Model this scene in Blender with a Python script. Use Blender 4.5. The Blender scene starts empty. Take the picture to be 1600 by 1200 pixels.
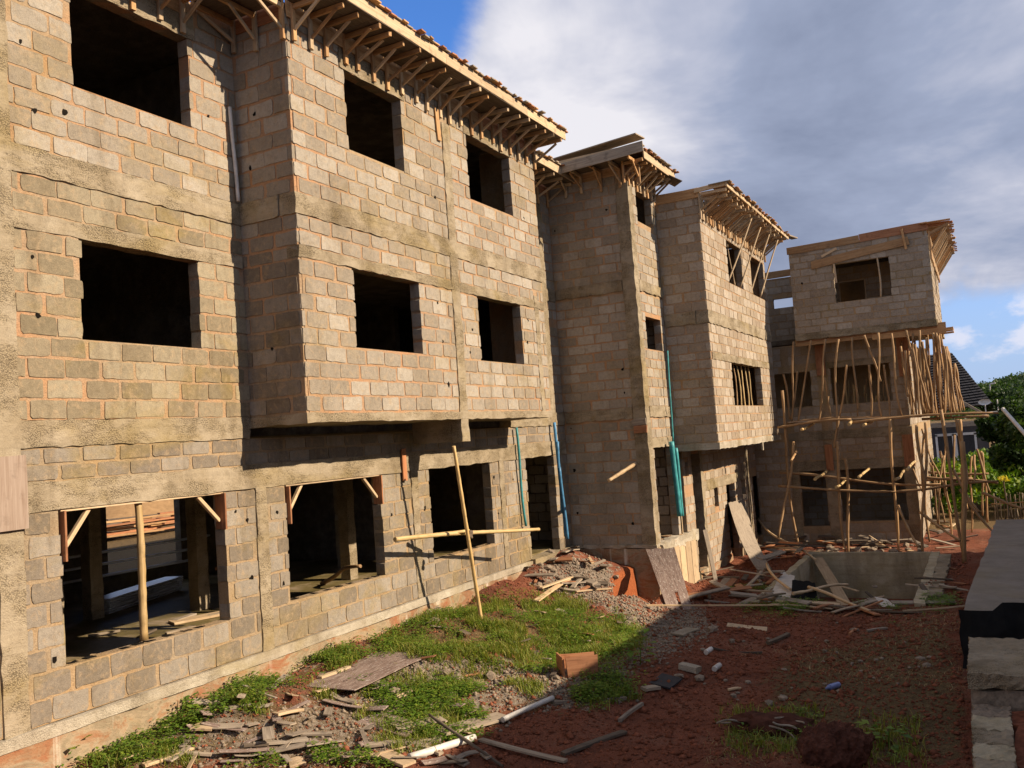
import bpy, math, random
import numpy as np
from mathutils import Vector, Matrix, Euler

random.seed(7)
rng = np.random.default_rng(7)
S = bpy.context.scene
COL = S.collection

# ---------------------------------------------------------------- camera
YAW, PITCH, ROLL, FPX = -0.485495, 0.063478, -0.070059, 1379.4
cy, sy = math.cos(YAW), math.sin(YAW)
FW = np.array([sy * math.cos(PITCH), cy * math.cos(PITCH), math.sin(PITCH)])
RT0 = np.array([cy, -sy, 0.0]); UP0 = np.cross(RT0, FW)
RT = math.cos(ROLL) * RT0 + math.sin(ROLL) * UP0
UP = -math.sin(ROLL) * RT0 + math.cos(ROLL) * UP0
cam = bpy.data.cameras.new('camera')
cam.sensor_width = 36; cam.lens = FPX / 1600 * 36
cam.clip_start = 0.1; cam.clip_end = 5000
camo = bpy.data.objects.new('camera', cam); COL.objects.link(camo)
camo.matrix_world = Matrix(((RT[0], UP[0], -FW[0], 0), (RT[1], UP[1], -FW[1], 0), (RT[2], UP[2], -FW[2], 0), (0, 0, 0, 1)))
S.camera = camo

# ---------------------------------------------------------------- light
SUNDIR = Vector((1.1, 0.21, 0.62)).normalized()          # towards the sun
EL = math.asin(SUNDIR.z); AZ = math.atan2(SUNDIR.x, SUNDIR.y)
sl = bpy.data.lights.new('sun', 'SUN'); sl.energy = 5.0; sl.angle = math.radians(0.53); sl.color = (1.0, 0.83, 0.63)
so = bpy.data.objects.new('sun', sl); COL.objects.link(so)
so.rotation_euler = SUNDIR.to_track_quat('Z', 'Y').to_euler(); so.location = (30, 5, 30)

W = bpy.data.worlds.new('World'); S.world = W; W.use_nodes = True
nt = W.node_tree; nt.nodes.clear()
def N(tree, t, **kw):
    n = tree.nodes.new(t)
    for k, v in kw.items():
        if k in n.inputs: n.inputs[k].default_value = v
        else: setattr(n, k, v)
    return n
def ramp(tree, fac, stops, interp='LINEAR'):
    r = tree.nodes.new('ShaderNodeValToRGB'); r.color_ramp.interpolation = interp
    e = r.color_ramp.elements
    while len(e) < len(stops): e.new(0.5)
    for i, (p, c) in enumerate(stops):
        e[i].position = p; e[i].color = (*c, 1) if len(c) == 3 else c
    tree.links.new(fac, r.inputs[0]); return r.outputs[0]
def mixc(tree, fac, a, b, mode='MIX'):
    m = tree.nodes.new('ShaderNodeMix'); m.data_type = 'RGBA'; m.blend_type = mode
    for s, v in ((0, fac), (6, a), (7, b)):
        if hasattr(v, 'is_linked'): tree.links.new(v, m.inputs[s])
        elif isinstance(v, tuple): m.inputs[s].default_value = (*v, 1)
        else: m.inputs[s].default_value = v
    return m.outputs[2]
def mathn(tree, op, a, b=None, clamp=False):
    m = tree.nodes.new('ShaderNodeMath'); m.operation = op; m.use_clamp = clamp
    for i, v in enumerate((a, b)):
        if v is None: continue
        if hasattr(v, 'is_linked'): tree.links.new(v, m.inputs[i])
        else: m.inputs[i].default_value = v
    return m.outputs[0]

sky = N(nt, 'ShaderNodeTexSky'); sky.sky_type = 'NISHITA'; sky.sun_disc = False
sky.sun_elevation = EL; sky.sun_rotation = AZ; sky.air_density = 1.0; sky.dust_density = 0.6; sky.ozone_density = 3.0
tc = N(nt, 'ShaderNodeTexCoord')
# a cloud layer: view direction pushed on to a flat layer overhead, so clouds flatten towards the horizon
sep = N(nt, 'ShaderNodeSeparateXYZ'); nt.links.new(tc.outputs['Generated'], sep.inputs[0])
zc = mathn(nt, 'ADD', mathn(nt, 'MAXIMUM', sep.outputs[2], 0.0), 0.30)
cmb = N(nt, 'ShaderNodeCombineXYZ')
nt.links.new(mathn(nt, 'DIVIDE', sep.outputs[0], zc), cmb.inputs[0])
nt.links.new(mathn(nt, 'DIVIDE', sep.outputs[1], zc), cmb.inputs[1])
def wn(scale, detail, rough, dist=0.0, off=(0, 0, 0)):
    mp = N(nt, 'ShaderNodeMapping'); mp.inputs['Location'].default_value = off
    nt.links.new(cmb.outputs[0], mp.inputs[0])
    n = N(nt, 'ShaderNodeTexNoise', Scale=scale, Detail=detail, Roughness=rough, Distortion=dist)
    nt.links.new(mp.outputs[0], n.inputs['Vector']); return n.outputs[0]
big = wn(0.75, 7.0, 0.56, 0.35, (3.1, 0.9, 0.0))
fine = wn(2.6, 9.0, 0.62, 0.6, (1.7, 4.2, 0))
shade = wn(1.25, 6.0, 0.58, 0.3, (6.3, 2.2, 0))
def toward(d):                                              # how near the view is to a direction of the sky
    v = N(nt, 'ShaderNodeVectorMath'); v.operation = 'DOT_PRODUCT'; nt.links.new(tc.outputs['Generated'], v.inputs[0]); v.inputs[1].default_value = Vector(d).normalized(); return v.outputs['Value']
gap = ramp(nt, toward((-0.56, 0.68, 0.47)), [(0.972, (0, 0, 0)), (0.998, (1, 1, 1))], 'EASE')      # the break in the cloud
glow = ramp(nt, toward((-0.40, 0.83, 0.36)), [(0.955, (0, 0, 0)), (1.0, (1, 1, 1))], 'EASE')       # the thin bright part of the bank
fz = mathn(nt, 'MULTIPLY', mathn(nt, 'SUBTRACT', fine, 0.5), 0.42)
cv = mathn(nt, 'SUBTRACT', mathn(nt, 'ADD', mathn(nt, 'ADD', big, 0.20), fz), mathn(nt, 'MULTIPLY', gap, 0.46))
cover = ramp(nt, cv, [(0.40, (0, 0, 0)), (0.60, (1, 1, 1))], 'EASE')
sv = mathn(nt, 'ADD', mathn(nt, 'ADD', shade, mathn(nt, 'MULTIPLY', fz, 0.7)), mathn(nt, 'MULTIPLY', glow, 0.19))
ccol = ramp(nt, sv, [(0.34, (3.2, 3.8, 5.5)), (0.50, (4.7, 5.4, 7.4)), (0.60, (6.9, 7.3, 9.0)), (0.74, (11.5, 11.3, 12.0))])
# low cumulus rows over the horizon
lowz = ramp(nt, sep.outputs[2], [(0.01, (0, 0, 0)), (0.04, (1, 1, 1)), (0.10, (1, 1, 1)), (0.15, (0, 0, 0))])
mp2 = N(nt, 'ShaderNodeMapping'); mp2.inputs['Scale'].default_value = (9, 9, 17); mp2.inputs['Location'].default_value = (0.35, 0, 0); nt.links.new(tc.outputs['Generated'], mp2.inputs[0])
cum = N(nt, 'ShaderNodeTexNoise', Scale=1.7, Detail=7.0, Roughness=0.55); nt.links.new(mp2.outputs[0], cum.inputs['Vector'])
cumf = mathn(nt, 'MULTIPLY', ramp(nt, cum.outputs[0], [(0.46, (0, 0, 0)), (0.60, (1, 1, 1))], 'EASE'), lowz)
skyc = mixc(nt, 1.0, sky.outputs[0], (1.25, 2.0, 3.1), 'MULTIPLY')
haze_ = ramp(nt, sep.outputs[2], [(0.0, (1, 1, 1)), (0.10, (0.75, 0.75, 0.75)), (0.30, (0, 0, 0))])
skyc = mixc(nt, mathn(nt, 'MULTIPLY', haze_, 0.92), skyc, (5.9, 7.4, 11.0))
c1 = mixc(nt, mathn(nt, 'MULTIPLY', cumf, 0.7), skyc, (11.5, 11.3, 12.6))
edge_ = ramp(nt, mathn(nt, 'ADD', sep.outputs[2], mathn(nt, 'MULTIPLY', fz, 0.12)), [(0.098, (0, 0, 0)), (0.128, (1, 1, 1))], 'EASE')
c2 = mixc(nt, mathn(nt, 'MULTIPLY', cover, edge_), c1, ccol)
bg = N(nt, 'ShaderNodeBackground', Strength=0.046); nt.links.new(c2, bg.inputs[0])
wo = N(nt, 'ShaderNodeOutputWorld'); nt.links.new(bg.outputs[0], wo.inputs[0])

S.view_settings.view_transform = 'Standard'; S.view_settings.look = 'None'
S.view_settings.exposure = 0.70; S.view_settings.gamma = 1.0; S.view_settings.use_curve_mapping = False
S.render.engine = 'CYCLES'
S.cycles.max_bounces = 5; S.cycles.diffuse_bounces = 2; S.cycles.glossy_bounces = 2; S.cycles.transparent_max_bounces = 4

# ---------------------------------------------------------------- picking points of the survey
def ray(u, v):
    a, b = (u - 800) / FPX, (v - 600) / FPX
    return RT * a - UP * b + FW
def onX(u, v, X): d = ray(u, v); return d * (X / d[0])
def onY(u, v, Y): d = ray(u, v); return d * (Y / d[1])
def onZ(u, v, Z): d = ray(u, v); return d * (Z / d[2])
def proj(P):
    P = np.asarray(P, float); d = P @ FW
    return np.stack([800 + FPX * (P @ RT) / d, 600 - FPX * (P @ UP) / d], -1)
def inpoly(pts, poly):
    x, y = pts[:, 0], pts[:, 1]; r = np.zeros(len(pts), bool); n = len(poly)
    for i in range(n):
        x0, y0 = poly[i]; x1, y1 = poly[(i + 1) % n]
        c = ((y0 > y) != (y1 > y)) & (x < (x1 - x0) * (y - y0) / (y1 - y0 + 1e-9) + x0)
        r ^= c
    return r
# value noise
_L = rng.random((64, 64))
def vnoise(x, y):
    xi, yi = np.floor(x).astype(int), np.floor(y).astype(int); fx, fy = x - xi, y - yi
    fx = fx * fx * (3 - 2 * fx); fy = fy * fy * (3 - 2 * fy)
    g = lambda a, b: _L[a % 64, b % 64]
    return (g(xi, yi) * (1 - fx) + g(xi + 1, yi) * fx) * (1 - fy) + (g(xi, yi + 1) * (1 - fx) + g(xi + 1, yi + 1) * fx) * fy - 0.5
def fbm(x, y, o=4):
    s = 0; a = 1.0
    for i in range(o): s = s + a * vnoise(x * 2 ** i + 17 * i, y * 2 ** i + 5 * i); a *= 0.5
    return s

# ---------------------------------------------------------------- materials
def base_mat(name, rough=0.9, spec=0.25):
    m = bpy.data.materials.new(name); m.use_nodes = True
    t = m.node_tree; b = t.nodes['Principled BSDF']
    b.inputs['Roughness'].default_value = rough; b.inputs['Specular IOR Level'].default_value = spec
    return m, t, b
def noise(t, vec, scale, detail=4.0, rough=0.6, dist=0.0):
    n = N(t, 'ShaderNodeTexNoise', Scale=scale, Detail=detail, Roughness=rough, Distortion=dist)
    t.links.new(vec, n.inputs['Vector']); return n.outputs[0]
def scaled(t, vec, s):
    m = N(t, 'ShaderNodeMapping'); m.inputs['Scale'].default_value = s; t.links.new(vec, m.inputs[0]); return m.outputs[0]
def rnd_island(t):
    g = N(t, 'ShaderNodeNewGeometry'); o = N(t, 'ShaderNodeObjectInfo')
    return mathn(t, 'FRACT', mathn(t, 'ADD', g.outputs['Random Per Island'], mathn(t, 'MULTIPLY', o.outputs['Random'], 7.31)))
def bump(t, b, h, strength, dist):
    n = N(t, 'ShaderNodeBump', Strength=strength, Distance=dist); t.links.new(h, n.inputs['Height']); t.links.new(n.outputs[0], b.inputs['Normal'])
def pos(t): return N(t, 'ShaderNodeNewGeometry').outputs['Position']
def weather(t, col, p, amt=1.0):
    """rain wash, soot and algae: streaky stains with shapes of their own"""
    streak = noise(t, scaled(t, p, (1.4, 1.4, 0.35)), 1.0, 5.0, 0.65, 0.4)
    col = mixc(t, mathn(t, 'MULTIPLY', ramp(t, streak, [(0.50, (0, 0, 0)), (0.70, (1, 1, 1))]), 0.62 * amt), col, (0.14, 0.105, 0.062))
    alg = noise(t, scaled(t, p, (0.5, 0.45, 0.8)), 1.0, 6.0, 0.62, 0.6)
    col = mixc(t, mathn(t, 'MULTIPLY', ramp(t, alg, [(0.53, (0, 0, 0)), (0.66, (1, 1, 1))]), 0.45 * amt), col, (0.25, 0.18, 0.055))
    dirt = noise(t, p, 9.0, 4.0, 0.7)
    return mixc(t, mathn(t, 'MULTIPLY', ramp(t, dirt, [(0.55, (0, 0, 0)), (0.75, (1, 1, 1))]), 0.35), col, (0.12, 0.095, 0.065))

def block_mat(name, a, b_, c, amt):
    m, t, b = base_mat(name, 0.92, 0.15); p = pos(t); r = rnd_island(t)
    col = ramp(t, r, [(0.0, a), (0.45, b_), (0.8, c), (1.0, tuple(v * 1.12 for v in c))])
    col = weather(t, col, p, amt)
    sm = noise(t, p, 8.5, 6.0, 0.68, 0.6)
    col = mixc(t, mathn(t, 'MULTIPLY', ramp(t, sm, [(0.52, (0, 0, 0)), (0.64, (1, 1, 1))]), 0.42), col, (0.38, 0.275, 0.165))
    blot = noise(t, p, 13.0, 6.0, 0.7)
    col = mixc(t, 0.5, col, ramp(t, blot, [(0.3, (0.62, 0.60, 0.57)), (0.5, (1, 1, 1)), (0.72, (1.25, 1.23, 1.18))]), 'MULTIPLY')
    gr = noise(t, p, 95.0, 3.0, 0.7)
    col = mixc(t, 0.55, col, ramp(t, gr, [(0.3, (0.45, 0.43, 0.40)), (0.5, (1, 1, 1)), (0.75, (1.35, 1.32, 1.25))]), 'MULTIPLY')
    t.links.new(col, b.inputs['Base Color'])
    h = mathn(t, 'ADD', mathn(t, 'MULTIPLY', gr, 0.6), noise(t, p, 28.0, 5.0, 0.65))
    bump(t, b, h, 0.7, 0.012); return m
M_BLOCK = block_mat('sandcrete_block', (0.245, 0.205, 0.155), (0.285, 0.242, 0.188), (0.335, 0.295, 0.24), 0.65)
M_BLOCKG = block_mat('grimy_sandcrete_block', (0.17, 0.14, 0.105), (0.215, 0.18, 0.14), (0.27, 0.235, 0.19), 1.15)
M_BLOCKM = block_mat('mossy_sandcrete_block', (0.19, 0.155, 0.10), (0.235, 0.19, 0.125), (0.285, 0.24, 0.165), 1.35)
M_BLOCKC = block_mat('clean_sandcrete_block', (0.28, 0.22, 0.16), (0.325, 0.265, 0.20), (0.37, 0.315, 0.25), 0.35)

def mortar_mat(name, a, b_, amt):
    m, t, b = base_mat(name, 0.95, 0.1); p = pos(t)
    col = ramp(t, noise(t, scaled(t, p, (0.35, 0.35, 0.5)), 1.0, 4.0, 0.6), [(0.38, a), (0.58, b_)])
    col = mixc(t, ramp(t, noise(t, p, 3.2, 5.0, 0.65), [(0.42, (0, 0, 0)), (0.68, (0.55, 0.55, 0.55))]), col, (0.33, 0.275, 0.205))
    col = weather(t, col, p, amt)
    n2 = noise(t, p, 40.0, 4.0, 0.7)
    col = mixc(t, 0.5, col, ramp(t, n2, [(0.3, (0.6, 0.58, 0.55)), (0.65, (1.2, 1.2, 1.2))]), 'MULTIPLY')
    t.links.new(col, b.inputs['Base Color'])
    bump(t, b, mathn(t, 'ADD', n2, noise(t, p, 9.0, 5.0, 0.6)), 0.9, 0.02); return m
M_MORTAR = mortar_mat('mortar', (0.39, 0.275, 0.16), (0.42, 0.235, 0.125), 0.7)
M_MORTARG = mortar_mat('grey_mortar', (0.31, 0.23, 0.145), (0.40, 0.265, 0.14), 0.8)

def concrete_mat(name, a, b_, agg=0.5, amt=0.8, rough=0.92):
    m, t, b = base_mat(name, rough, 0.2); p = pos(t)
    col = ramp(t, noise(t, p, 1.7, 6.0, 0.65, 0.3), [(0.3, a), (0.68, b_)])
    col = weather(t, col, p, amt)
    bl = noise(t, scaled(t, p, (0.5, 0.5, 15.0)), 1.0, 2.5, 0.5)
    col = mixc(t, 0.2, col, ramp(t, bl, [(0.36, (0.66, 0.64, 0.60)), (0.44, (1, 1, 1)), (0.62, (1.12, 1.1, 1.06))]), 'MULTIPLY')
    vo = N(t, 'ShaderNodeTexVoronoi', Scale=62.0); t.links.new(p, vo.inputs['Vector'])
    honey = ramp(t, noise(t, scaled(t, p, (1.1, 1.1, 2.0)), 1.3, 6.0, 0.68), [(0.44, (0, 0, 0)), (0.56, (1, 1, 1))])
    hf = mathn(t, 'MULTIPLY', honey, agg)
    col = mixc(t, hf, col, mixc(t, 1.0, ramp(t, vo.outputs['Distance'], [(0.1, (1.4, 1.36, 1.25)), (0.75, (0.42, 0.40, 0.36))]), col, 'MULTIPLY'))
    g = noise(t, p, 70.0, 3.0, 0.7)
    col = mixc(t, 0.4, col, ramp(t, g, [(0.3, (0.6, 0.6, 0.6)), (0.7, (1.25, 1.25, 1.25))]), 'MULTIPLY')
    t.links.new(col, b.inputs['Base Color'])
    h = mathn(t, 'ADD', mathn(t, 'ADD', mathn(t, 'MULTIPLY', g, 0.35), mathn(t, 'MULTIPLY', bl, 0.4)), mathn(t, 'ADD', noise(t, p, 12.0, 5.0, 0.65), mathn(t, 'MULTIPLY', hf, mathn(t, 'MULTIPLY', vo.outputs['Distance'], -1.2))))
    bump(t, b, h, 0.8, 0.02); return m
M_CONC = concrete_mat('cast_concrete', (0.26, 0.205, 0.13), (0.36, 0.30, 0.215), 0.75, 1.0)
M_CONCP = concrete_mat('pale_concrete', (0.30, 0.25, 0.18), (0.47, 0.42, 0.335), 0.35, 0.9)
M_INNER = mortar_mat('shade_darkened_inner', (0.10, 0.08, 0.06), (0.14, 0.11, 0.08), 0.9)  # darker than real sandcrete: the shade of the rooms is put into the colour
M_PIT = concrete_mat('mossy_tank_concrete', (0.34, 0.28, 0.165), (0.50, 0.43, 0.31), 0.15, 0.9)
M_SLAB = concrete_mat('terrace_concrete', (0.20, 0.17, 0.135), (0.275, 0.24, 0.20), 0.1, 0.5)

m, t, b = base_mat('laterite_stained_plinth'); M_PLINTH = m; p = pos(t)
col = ramp(t, noise(t, scaled(t, p, (1.0, 1.0, 2.0)), 2.1, 7.0, 0.68, 0.8), [(0.32, (0.28, 0.10, 0.045)), (0.44, (0.29, 0.155, 0.08)), (0.54, (0.33, 0.25, 0.16)), (0.62, (0.24, 0.19, 0.12)), (0.72, (0.36, 0.15, 0.07))])
drip = noise(t, scaled(t, p, (5.0, 5.0, 0.25)), 1.0, 3.0, 0.5)
col = mixc(t, mathn(t, 'MULTIPLY', ramp(t, drip, [(0.62, (0, 0, 0)), (0.70, (1, 1, 1))]), 0.8), col, (0.62, 0.56, 0.46))
col = weather(t, col, p, 0.9); t.links.new(col, b.inputs['Base Color'])
bump(t, b, noise(t, p, 14.0, 6.0, 0.65), 0.8, 0.03)

def wood_mat(name, a, b_, c, rough=0.75, gloss=0.3):
    m, t, b = base_mat(name, rough, gloss)
    tcn = N(t, 'ShaderNodeTexCoord'); oi = N(t, 'ShaderNodeObjectInfo')
    va = N(t, 'ShaderNodeVectorMath'); va.operation = 'ADD'; t.links.new(tcn.outputs['Object'], va.inputs[0])
    sc = N(t, 'ShaderNodeCombineXYZ'); t.links.new(mathn(t, 'MULTIPLY', oi.outputs['Random'], 37.0), sc.inputs[0]); t.links.new(mathn(t, 'MULTIPLY', oi.outputs['Random'], 11.0), sc.inputs[1])
    t.links.new(sc.outputs[0], va.inputs[1])
    g = noise(t, scaled(t, va.outputs[0], (1.1, 22.0, 22.0)), 1.6, 5.0, 0.65, 0.6)
    col = ramp(t, g, [(0.28, a), (0.52, b_), (0.74, c)])
    col = mixc(t, 0.75, col, ramp(t, oi.outputs['Random'], [(0.0, (0.62, 0.60, 0.58)), (0.5, (1, 1, 1)), (1.0, (1.22, 1.15, 1.02))]), 'MULTIPLY')
    d = noise(t, va.outputs[0], 5.0, 4.0, 0.6)
    col = mixc(t, mathn(t, 'MULTIPLY', ramp(t, d, [(0.55, (0, 0, 0)), (0.72, (1, 1, 1))]), 0.5), col, tuple(v * 0.4 for v in a))
    t.links.new(col, b.inputs['Base Color']); bump(t, b, g, 0.5, 0.006); return m
M_WOOD = wood_mat('sawn_timber', (0.30, 0.155, 0.065), (0.44, 0.26, 0.12), (0.54, 0.35, 0.18))
M_WOODP = wood_mat('pale_timber', (0.36, 0.25, 0.14), (0.50, 0.37, 0.23), (0.60, 0.46, 0.30))
M_WOODK = wood_mat('pinkish_board', (0.30, 0.215, 0.16), (0.40, 0.31, 0.245), (0.48, 0.39, 0.32), 0.9, 0.1)
M_WOODG = wood_mat('weathered_grey_timber', (0.19, 0.15, 0.115), (0.31, 0.255, 0.195), (0.42, 0.355, 0.275), 0.9, 0.15)
M_WOODR = wood_mat('red_brown_plank', (0.22, 0.09, 0.04), (0.36, 0.16, 0.075), (0.46, 0.23, 0.12))
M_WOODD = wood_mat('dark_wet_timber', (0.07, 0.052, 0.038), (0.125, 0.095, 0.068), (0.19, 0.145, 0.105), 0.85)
M_POLE = wood_mat('bush_pole_bark', (0.21, 0.12, 0.055), (0.36, 0.22, 0.105), (0.48, 0.32, 0.165))
M_BAMBOO = wood_mat('dry_bamboo', (0.38, 0.25, 0.10), (0.53, 0.37, 0.17), (0.62, 0.46, 0.24), 0.55)

m, t, b = base_mat('weathered_plywood', 0.9, 0.15); M_PLY = m
tcn = N(t, 'ShaderNodeTexCoord'); ob = tcn.outputs['Object']
g = noise(t, scaled(t, ob, (2.0, 14.0, 14.0)), 1.6, 6.0, 0.7, 0.5)
col = ramp(t, g, [(0.3, (0.10, 0.065, 0.05)), (0.5, (0.22, 0.155, 0.125)), (0.72, (0.34, 0.265, 0.215))])
sp = noise(t, scaled(t, ob, (6.0, 14.0, 14.0)), 2.5, 6.0, 0.7)
col = mixc(t, ramp(t, sp, [(0.57, (0, 0, 0)), (0.64, (1, 1, 1))]), col, (0.50, 0.45, 0.39)); t.links.new(col, b.inputs['Base Color']); bump(t, b, g, 0.6, 0.01)

def plain(name, c, rough=0.6, var=0.25, sc=8.0, metal=0.0, spec=0.4, bs=0.2):
    m, t, b = base_mat(name, rough, spec); p = pos(t); n = noise(t, p, sc, 5.0, 0.65)
    col = ramp(t, n, [(0.3, tuple(v * (1 - var) for v in c)), (0.7, tuple(min(1, v * (1 + var)) for v in c))])
    r = rnd_island(t)
    col = mixc(t, 0.6, col, ramp(t, r, [(0.0, (0.75, 0.75, 0.75)), (1.0, (1.2, 1.2, 1.2))]), 'MULTIPLY')
    t.links.new(col, b.inputs['Base Color']); b.inputs['Metallic'].default_value = metal
    if bs: bump(t, b, n, bs, 0.01)
    return m
M_TEAL = plain('teal_pipe_plastic', (0.045, 0.25, 0.26), 0.5, 0.35, 7.0)
M_BLUE = plain('blue_pipe_plastic', (0.06, 0.20, 0.36), 0.5, 0.35, 7.0)
M_PVC = plain('grey_white_pipe_plastic', (0.58, 0.54, 0.48), 0.5, 0.2, 6.0)
M_WHITE = plain('crumpled_white_plastic', (0.62, 0.60, 0.58), 0.55, 0.2, 12.0)
M_BLACK = plain('black_bitumen_sheet', (0.010, 0.010, 0.010), 0.85, 0.3, 5.0, 0, 0.1)  # black for the painted shade at the terrace end and for a real board
M_HOLESHADE = plain('hole_in_block', (0.012, 0.010, 0.008), 0.95, 0.2, 5.0, 0, 0.05)  # near-black painted in for the shade inside holes and cavities
M_ALU = plain('aluminium_sheet', (0.78, 0.78, 0.80), 0.3, 0.08, 2.0, 0.35)
M_RUBBLE = plain('broken_concrete', (0.245, 0.192, 0.14), 0.95, 0.35, 20.0, 0, 0.1, 0.7)
M_LATER = plain('laterite_lump', (0.20, 0.070, 0.038), 0.95, 0.45, 9.0, 0, 0.1, 0.9)
M_TILE = plain('dark_roof_tile', (0.032, 0.030, 0.032), 0.7, 0.3, 6.0)
M_PAINTW = plain('white_painted_trim', (0.72, 0.70, 0.66), 0.6, 0.08)
M_HOUSE = plain('grey_plaster', (0.085, 0.080, 0.085), 0.9, 0.2, 2.0)
M_BOTTLE = plain('blue_bottle_plastic', (0.16, 0.20, 0.38), 0.25, 0.2, 20.0)
M_DARKL = plain('damp_laterite', (0.085, 0.034, 0.022), 0.95, 0.5, 9.0, 0, 0.1, 0.9)
M_SAND = plain('heaped_sand', (0.30, 0.185, 0.09), 0.95, 0.2, 3.0, 0, 0.1, 0.5)
M_RAGB = plain('dark_blue_cloth', (0.03, 0.045, 0.12), 0.9, 0.4, 14.0)
M_PLASTER = plain('cream_plaster', (0.42, 0.36, 0.28), 0.9, 0.12, 1.2)

def leaf_mat(name, a, b_, c):
    m, t, b = base_mat(name, 0.55, 0.3)
    r = rnd_island(t); col = ramp(t, r, [(0.0, a), (0.55, b_), (1.0, c)])
    t.links.new(col, b.inputs['Base Color'])
    tr = N(t, 'ShaderNodeBsdfTranslucent'); t.links.new(mixc(t, 1.0, col, (1.3, 1.35, 0.5), 'MULTIPLY'), tr.inputs[0])
    mx = N(t, 'ShaderNodeMixShader', Fac=0.35); t.links.new(b.outputs[0], mx.inputs[1]); t.links.new(tr.outputs[0], mx.inputs[2])
    t.links.new(mx.outputs[0], t.nodes['Material Output'].inputs[0]); return m
M_GRASS = leaf_mat('grass_blade', (0.10, 0.145, 0.016), (0.19, 0.235, 0.026), (0.36, 0.31, 0.08))
M_WEED = leaf_mat('weed_leaf', (0.07, 0.14, 0.018), (0.13, 0.225, 0.022), (0.24, 0.30, 0.035))
M_CASS = leaf_mat('bright_shrub_leaf', (0.055, 0.13, 0.012), (0.11, 0.20, 0.015), (0.21, 0.27, 0.02))
M_DTREE = leaf_mat('dark_tree_leaf', (0.016, 0.036, 0.010), (0.030, 0.062, 0.014), (0.055, 0.095, 0.02))
M_YEL = leaf_mat('yellow_leaf', (0.45, 0.36, 0.02), (0.55, 0.45, 0.03), (0.6, 0.5, 0.06))
M_BARK = plain('tree_bark', (0.10, 0.075, 0.05), 0.95, 0.35, 10.0)
M_HILL = plain('forest_hill', (0.055, 0.085, 0.045), 0.95, 0.4, 0.08, 0, 0.05, 0.0)
M_STRAW = leaf_mat('dry_straw', (0.25, 0.17, 0.07), (0.38, 0.28, 0.13), (0.50, 0.40, 0.22))

m, t, b = base_mat('yard_soil', 0.97, 0.08); M_SOIL = m; p = pos(t)
at = N(t, 'ShaderNodeAttribute'); at.attribute_name = 'mask'; sp_ = N(t, 'ShaderNodeSeparateColor'); t.links.new(at.outputs['Color'], sp_.inputs[0])
n1 = noise(t, p, 1.2, 6.0, 0.65, 0.3); n2 = noise(t, p, 11.0, 6.0, 0.7); n3 = noise(t, p, 60.0, 3.0, 0.75)
red = ramp(t, n1, [(0.30, (0.16, 0.058, 0.034)), (0.52, (0.235, 0.086, 0.050)), (0.72, (0.25, 0.125, 0.08))])
red = mixc(t, mathn(t, 'MULTIPLY', ramp(t, n2, [(0.5, (0, 0, 0)), (0.72, (1, 1, 1))]), 0.5), red, (0.115, 0.055, 0.032))
red = mixc(t, mathn(t, 'MULTIPLY', ramp(t, noise(t, p, 0.55, 5.0, 0.6, 0.8), [(0.5, (0, 0, 0)), (0.62, (1, 1, 1))]), 0.55), red, (0.105, 0.046, 0.030))
grey = ramp(t, n2, [(0.3, (0.15, 0.115, 0.085)), (0.7, (0.33, 0.275, 0.215))])
brown = ramp(t, n2, [(0.3, (0.085, 0.058, 0.030)), (0.7, (0.20, 0.135, 0.065))])
f1 = mathn(t, 'ADD', sp_.outputs[0], mathn(t, 'MULTIPLY', mathn(t, 'SUBTRACT', n2, 0.5), 0.9))
f2 = mathn(t, 'ADD', sp_.outputs[1], mathn(t, 'MULTIPLY', mathn(t, 'SUBTRACT', n1, 0.5), 0.9))
col = mixc(t, ramp(t, f2, [(0.35, (0, 0, 0)), (0.6, (1, 1, 1))]), red, brown)
col = mixc(t, ramp(t, f1, [(0.35, (0, 0, 0)), (0.6, (1, 1, 1))]), col, grey)
col = mixc(t, sp_.outputs[2], col, ramp(t, n2, [(0.3, (0.27, 0.075, 0.028)), (0.7, (0.38, 0.12, 0.045))]))
col = mixc(t, 0.7, col, ramp(t, n3, [(0.28, (0.45, 0.45, 0.45)), (0.5, (1, 1, 1)), (0.72, (1.6, 1.55, 1.5))]), 'MULTIPLY')
t.links.new(col, b.inputs['Base Color']); bump(t, b, mathn(t, 'ADD', n3, mathn(t, 'MULTIPLY', n2, 2.0)), 0.9, 0.03)

m, t, b = base_mat('wet_mossy_floor', 0.6, 0.4); M_FLOOR = m; p = pos(t)
col = ramp(t, noise(t, p, 0.9, 6.0, 0.65, 0.4), [(0.35, (0.085, 0.062, 0.022)), (0.5, (0.15, 0.115, 0.04)), (0.66, (0.33, 0.25, 0.17))])
t.links.new(col, b.inputs['Base Color']); bump(t, b, noise(t, p, 14.0, 5.0, 0.65), 0.6, 0.02)

# ---------------------------------------------------------------- object helpers
def wloc(o):
    v = Vector((0, 0, 0))
    while o is not None: v += o.location; o = o.parent
    return v
def tag(o, label=None, cat=None, group=None, kind=None):
    for k, v in (('label', label), ('category', cat), ('group', group), ('kind', kind)):
        if v: o[k] = v
    return o
def thing(name, label, cat, loc, group=None):
    o = bpy.data.objects.new(name, None); COL.objects.link(o); o.location = loc; o.empty_display_size = 0.2
    return tag(o, label, cat, group)
def link(name, me, mat, parent=None, mw=None):
    """mw: world matrix of the mesh (meshes built in world coordinates leave it out)"""
    o = bpy.data.objects.new(name, me); COL.objects.link(o)
    if mat and not me.materials: me.materials.append(mat)
    mw = mw.copy() if mw else Matrix()
    if parent:
        o.parent = parent; mw = parent_inv(parent) @ mw
    o.matrix_local = mw
    return o
def wmat(o):
    m = o.matrix_local.copy(); p = o.parent
    while p is not None: m = p.matrix_local @ m; p = p.parent
    return m
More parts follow.
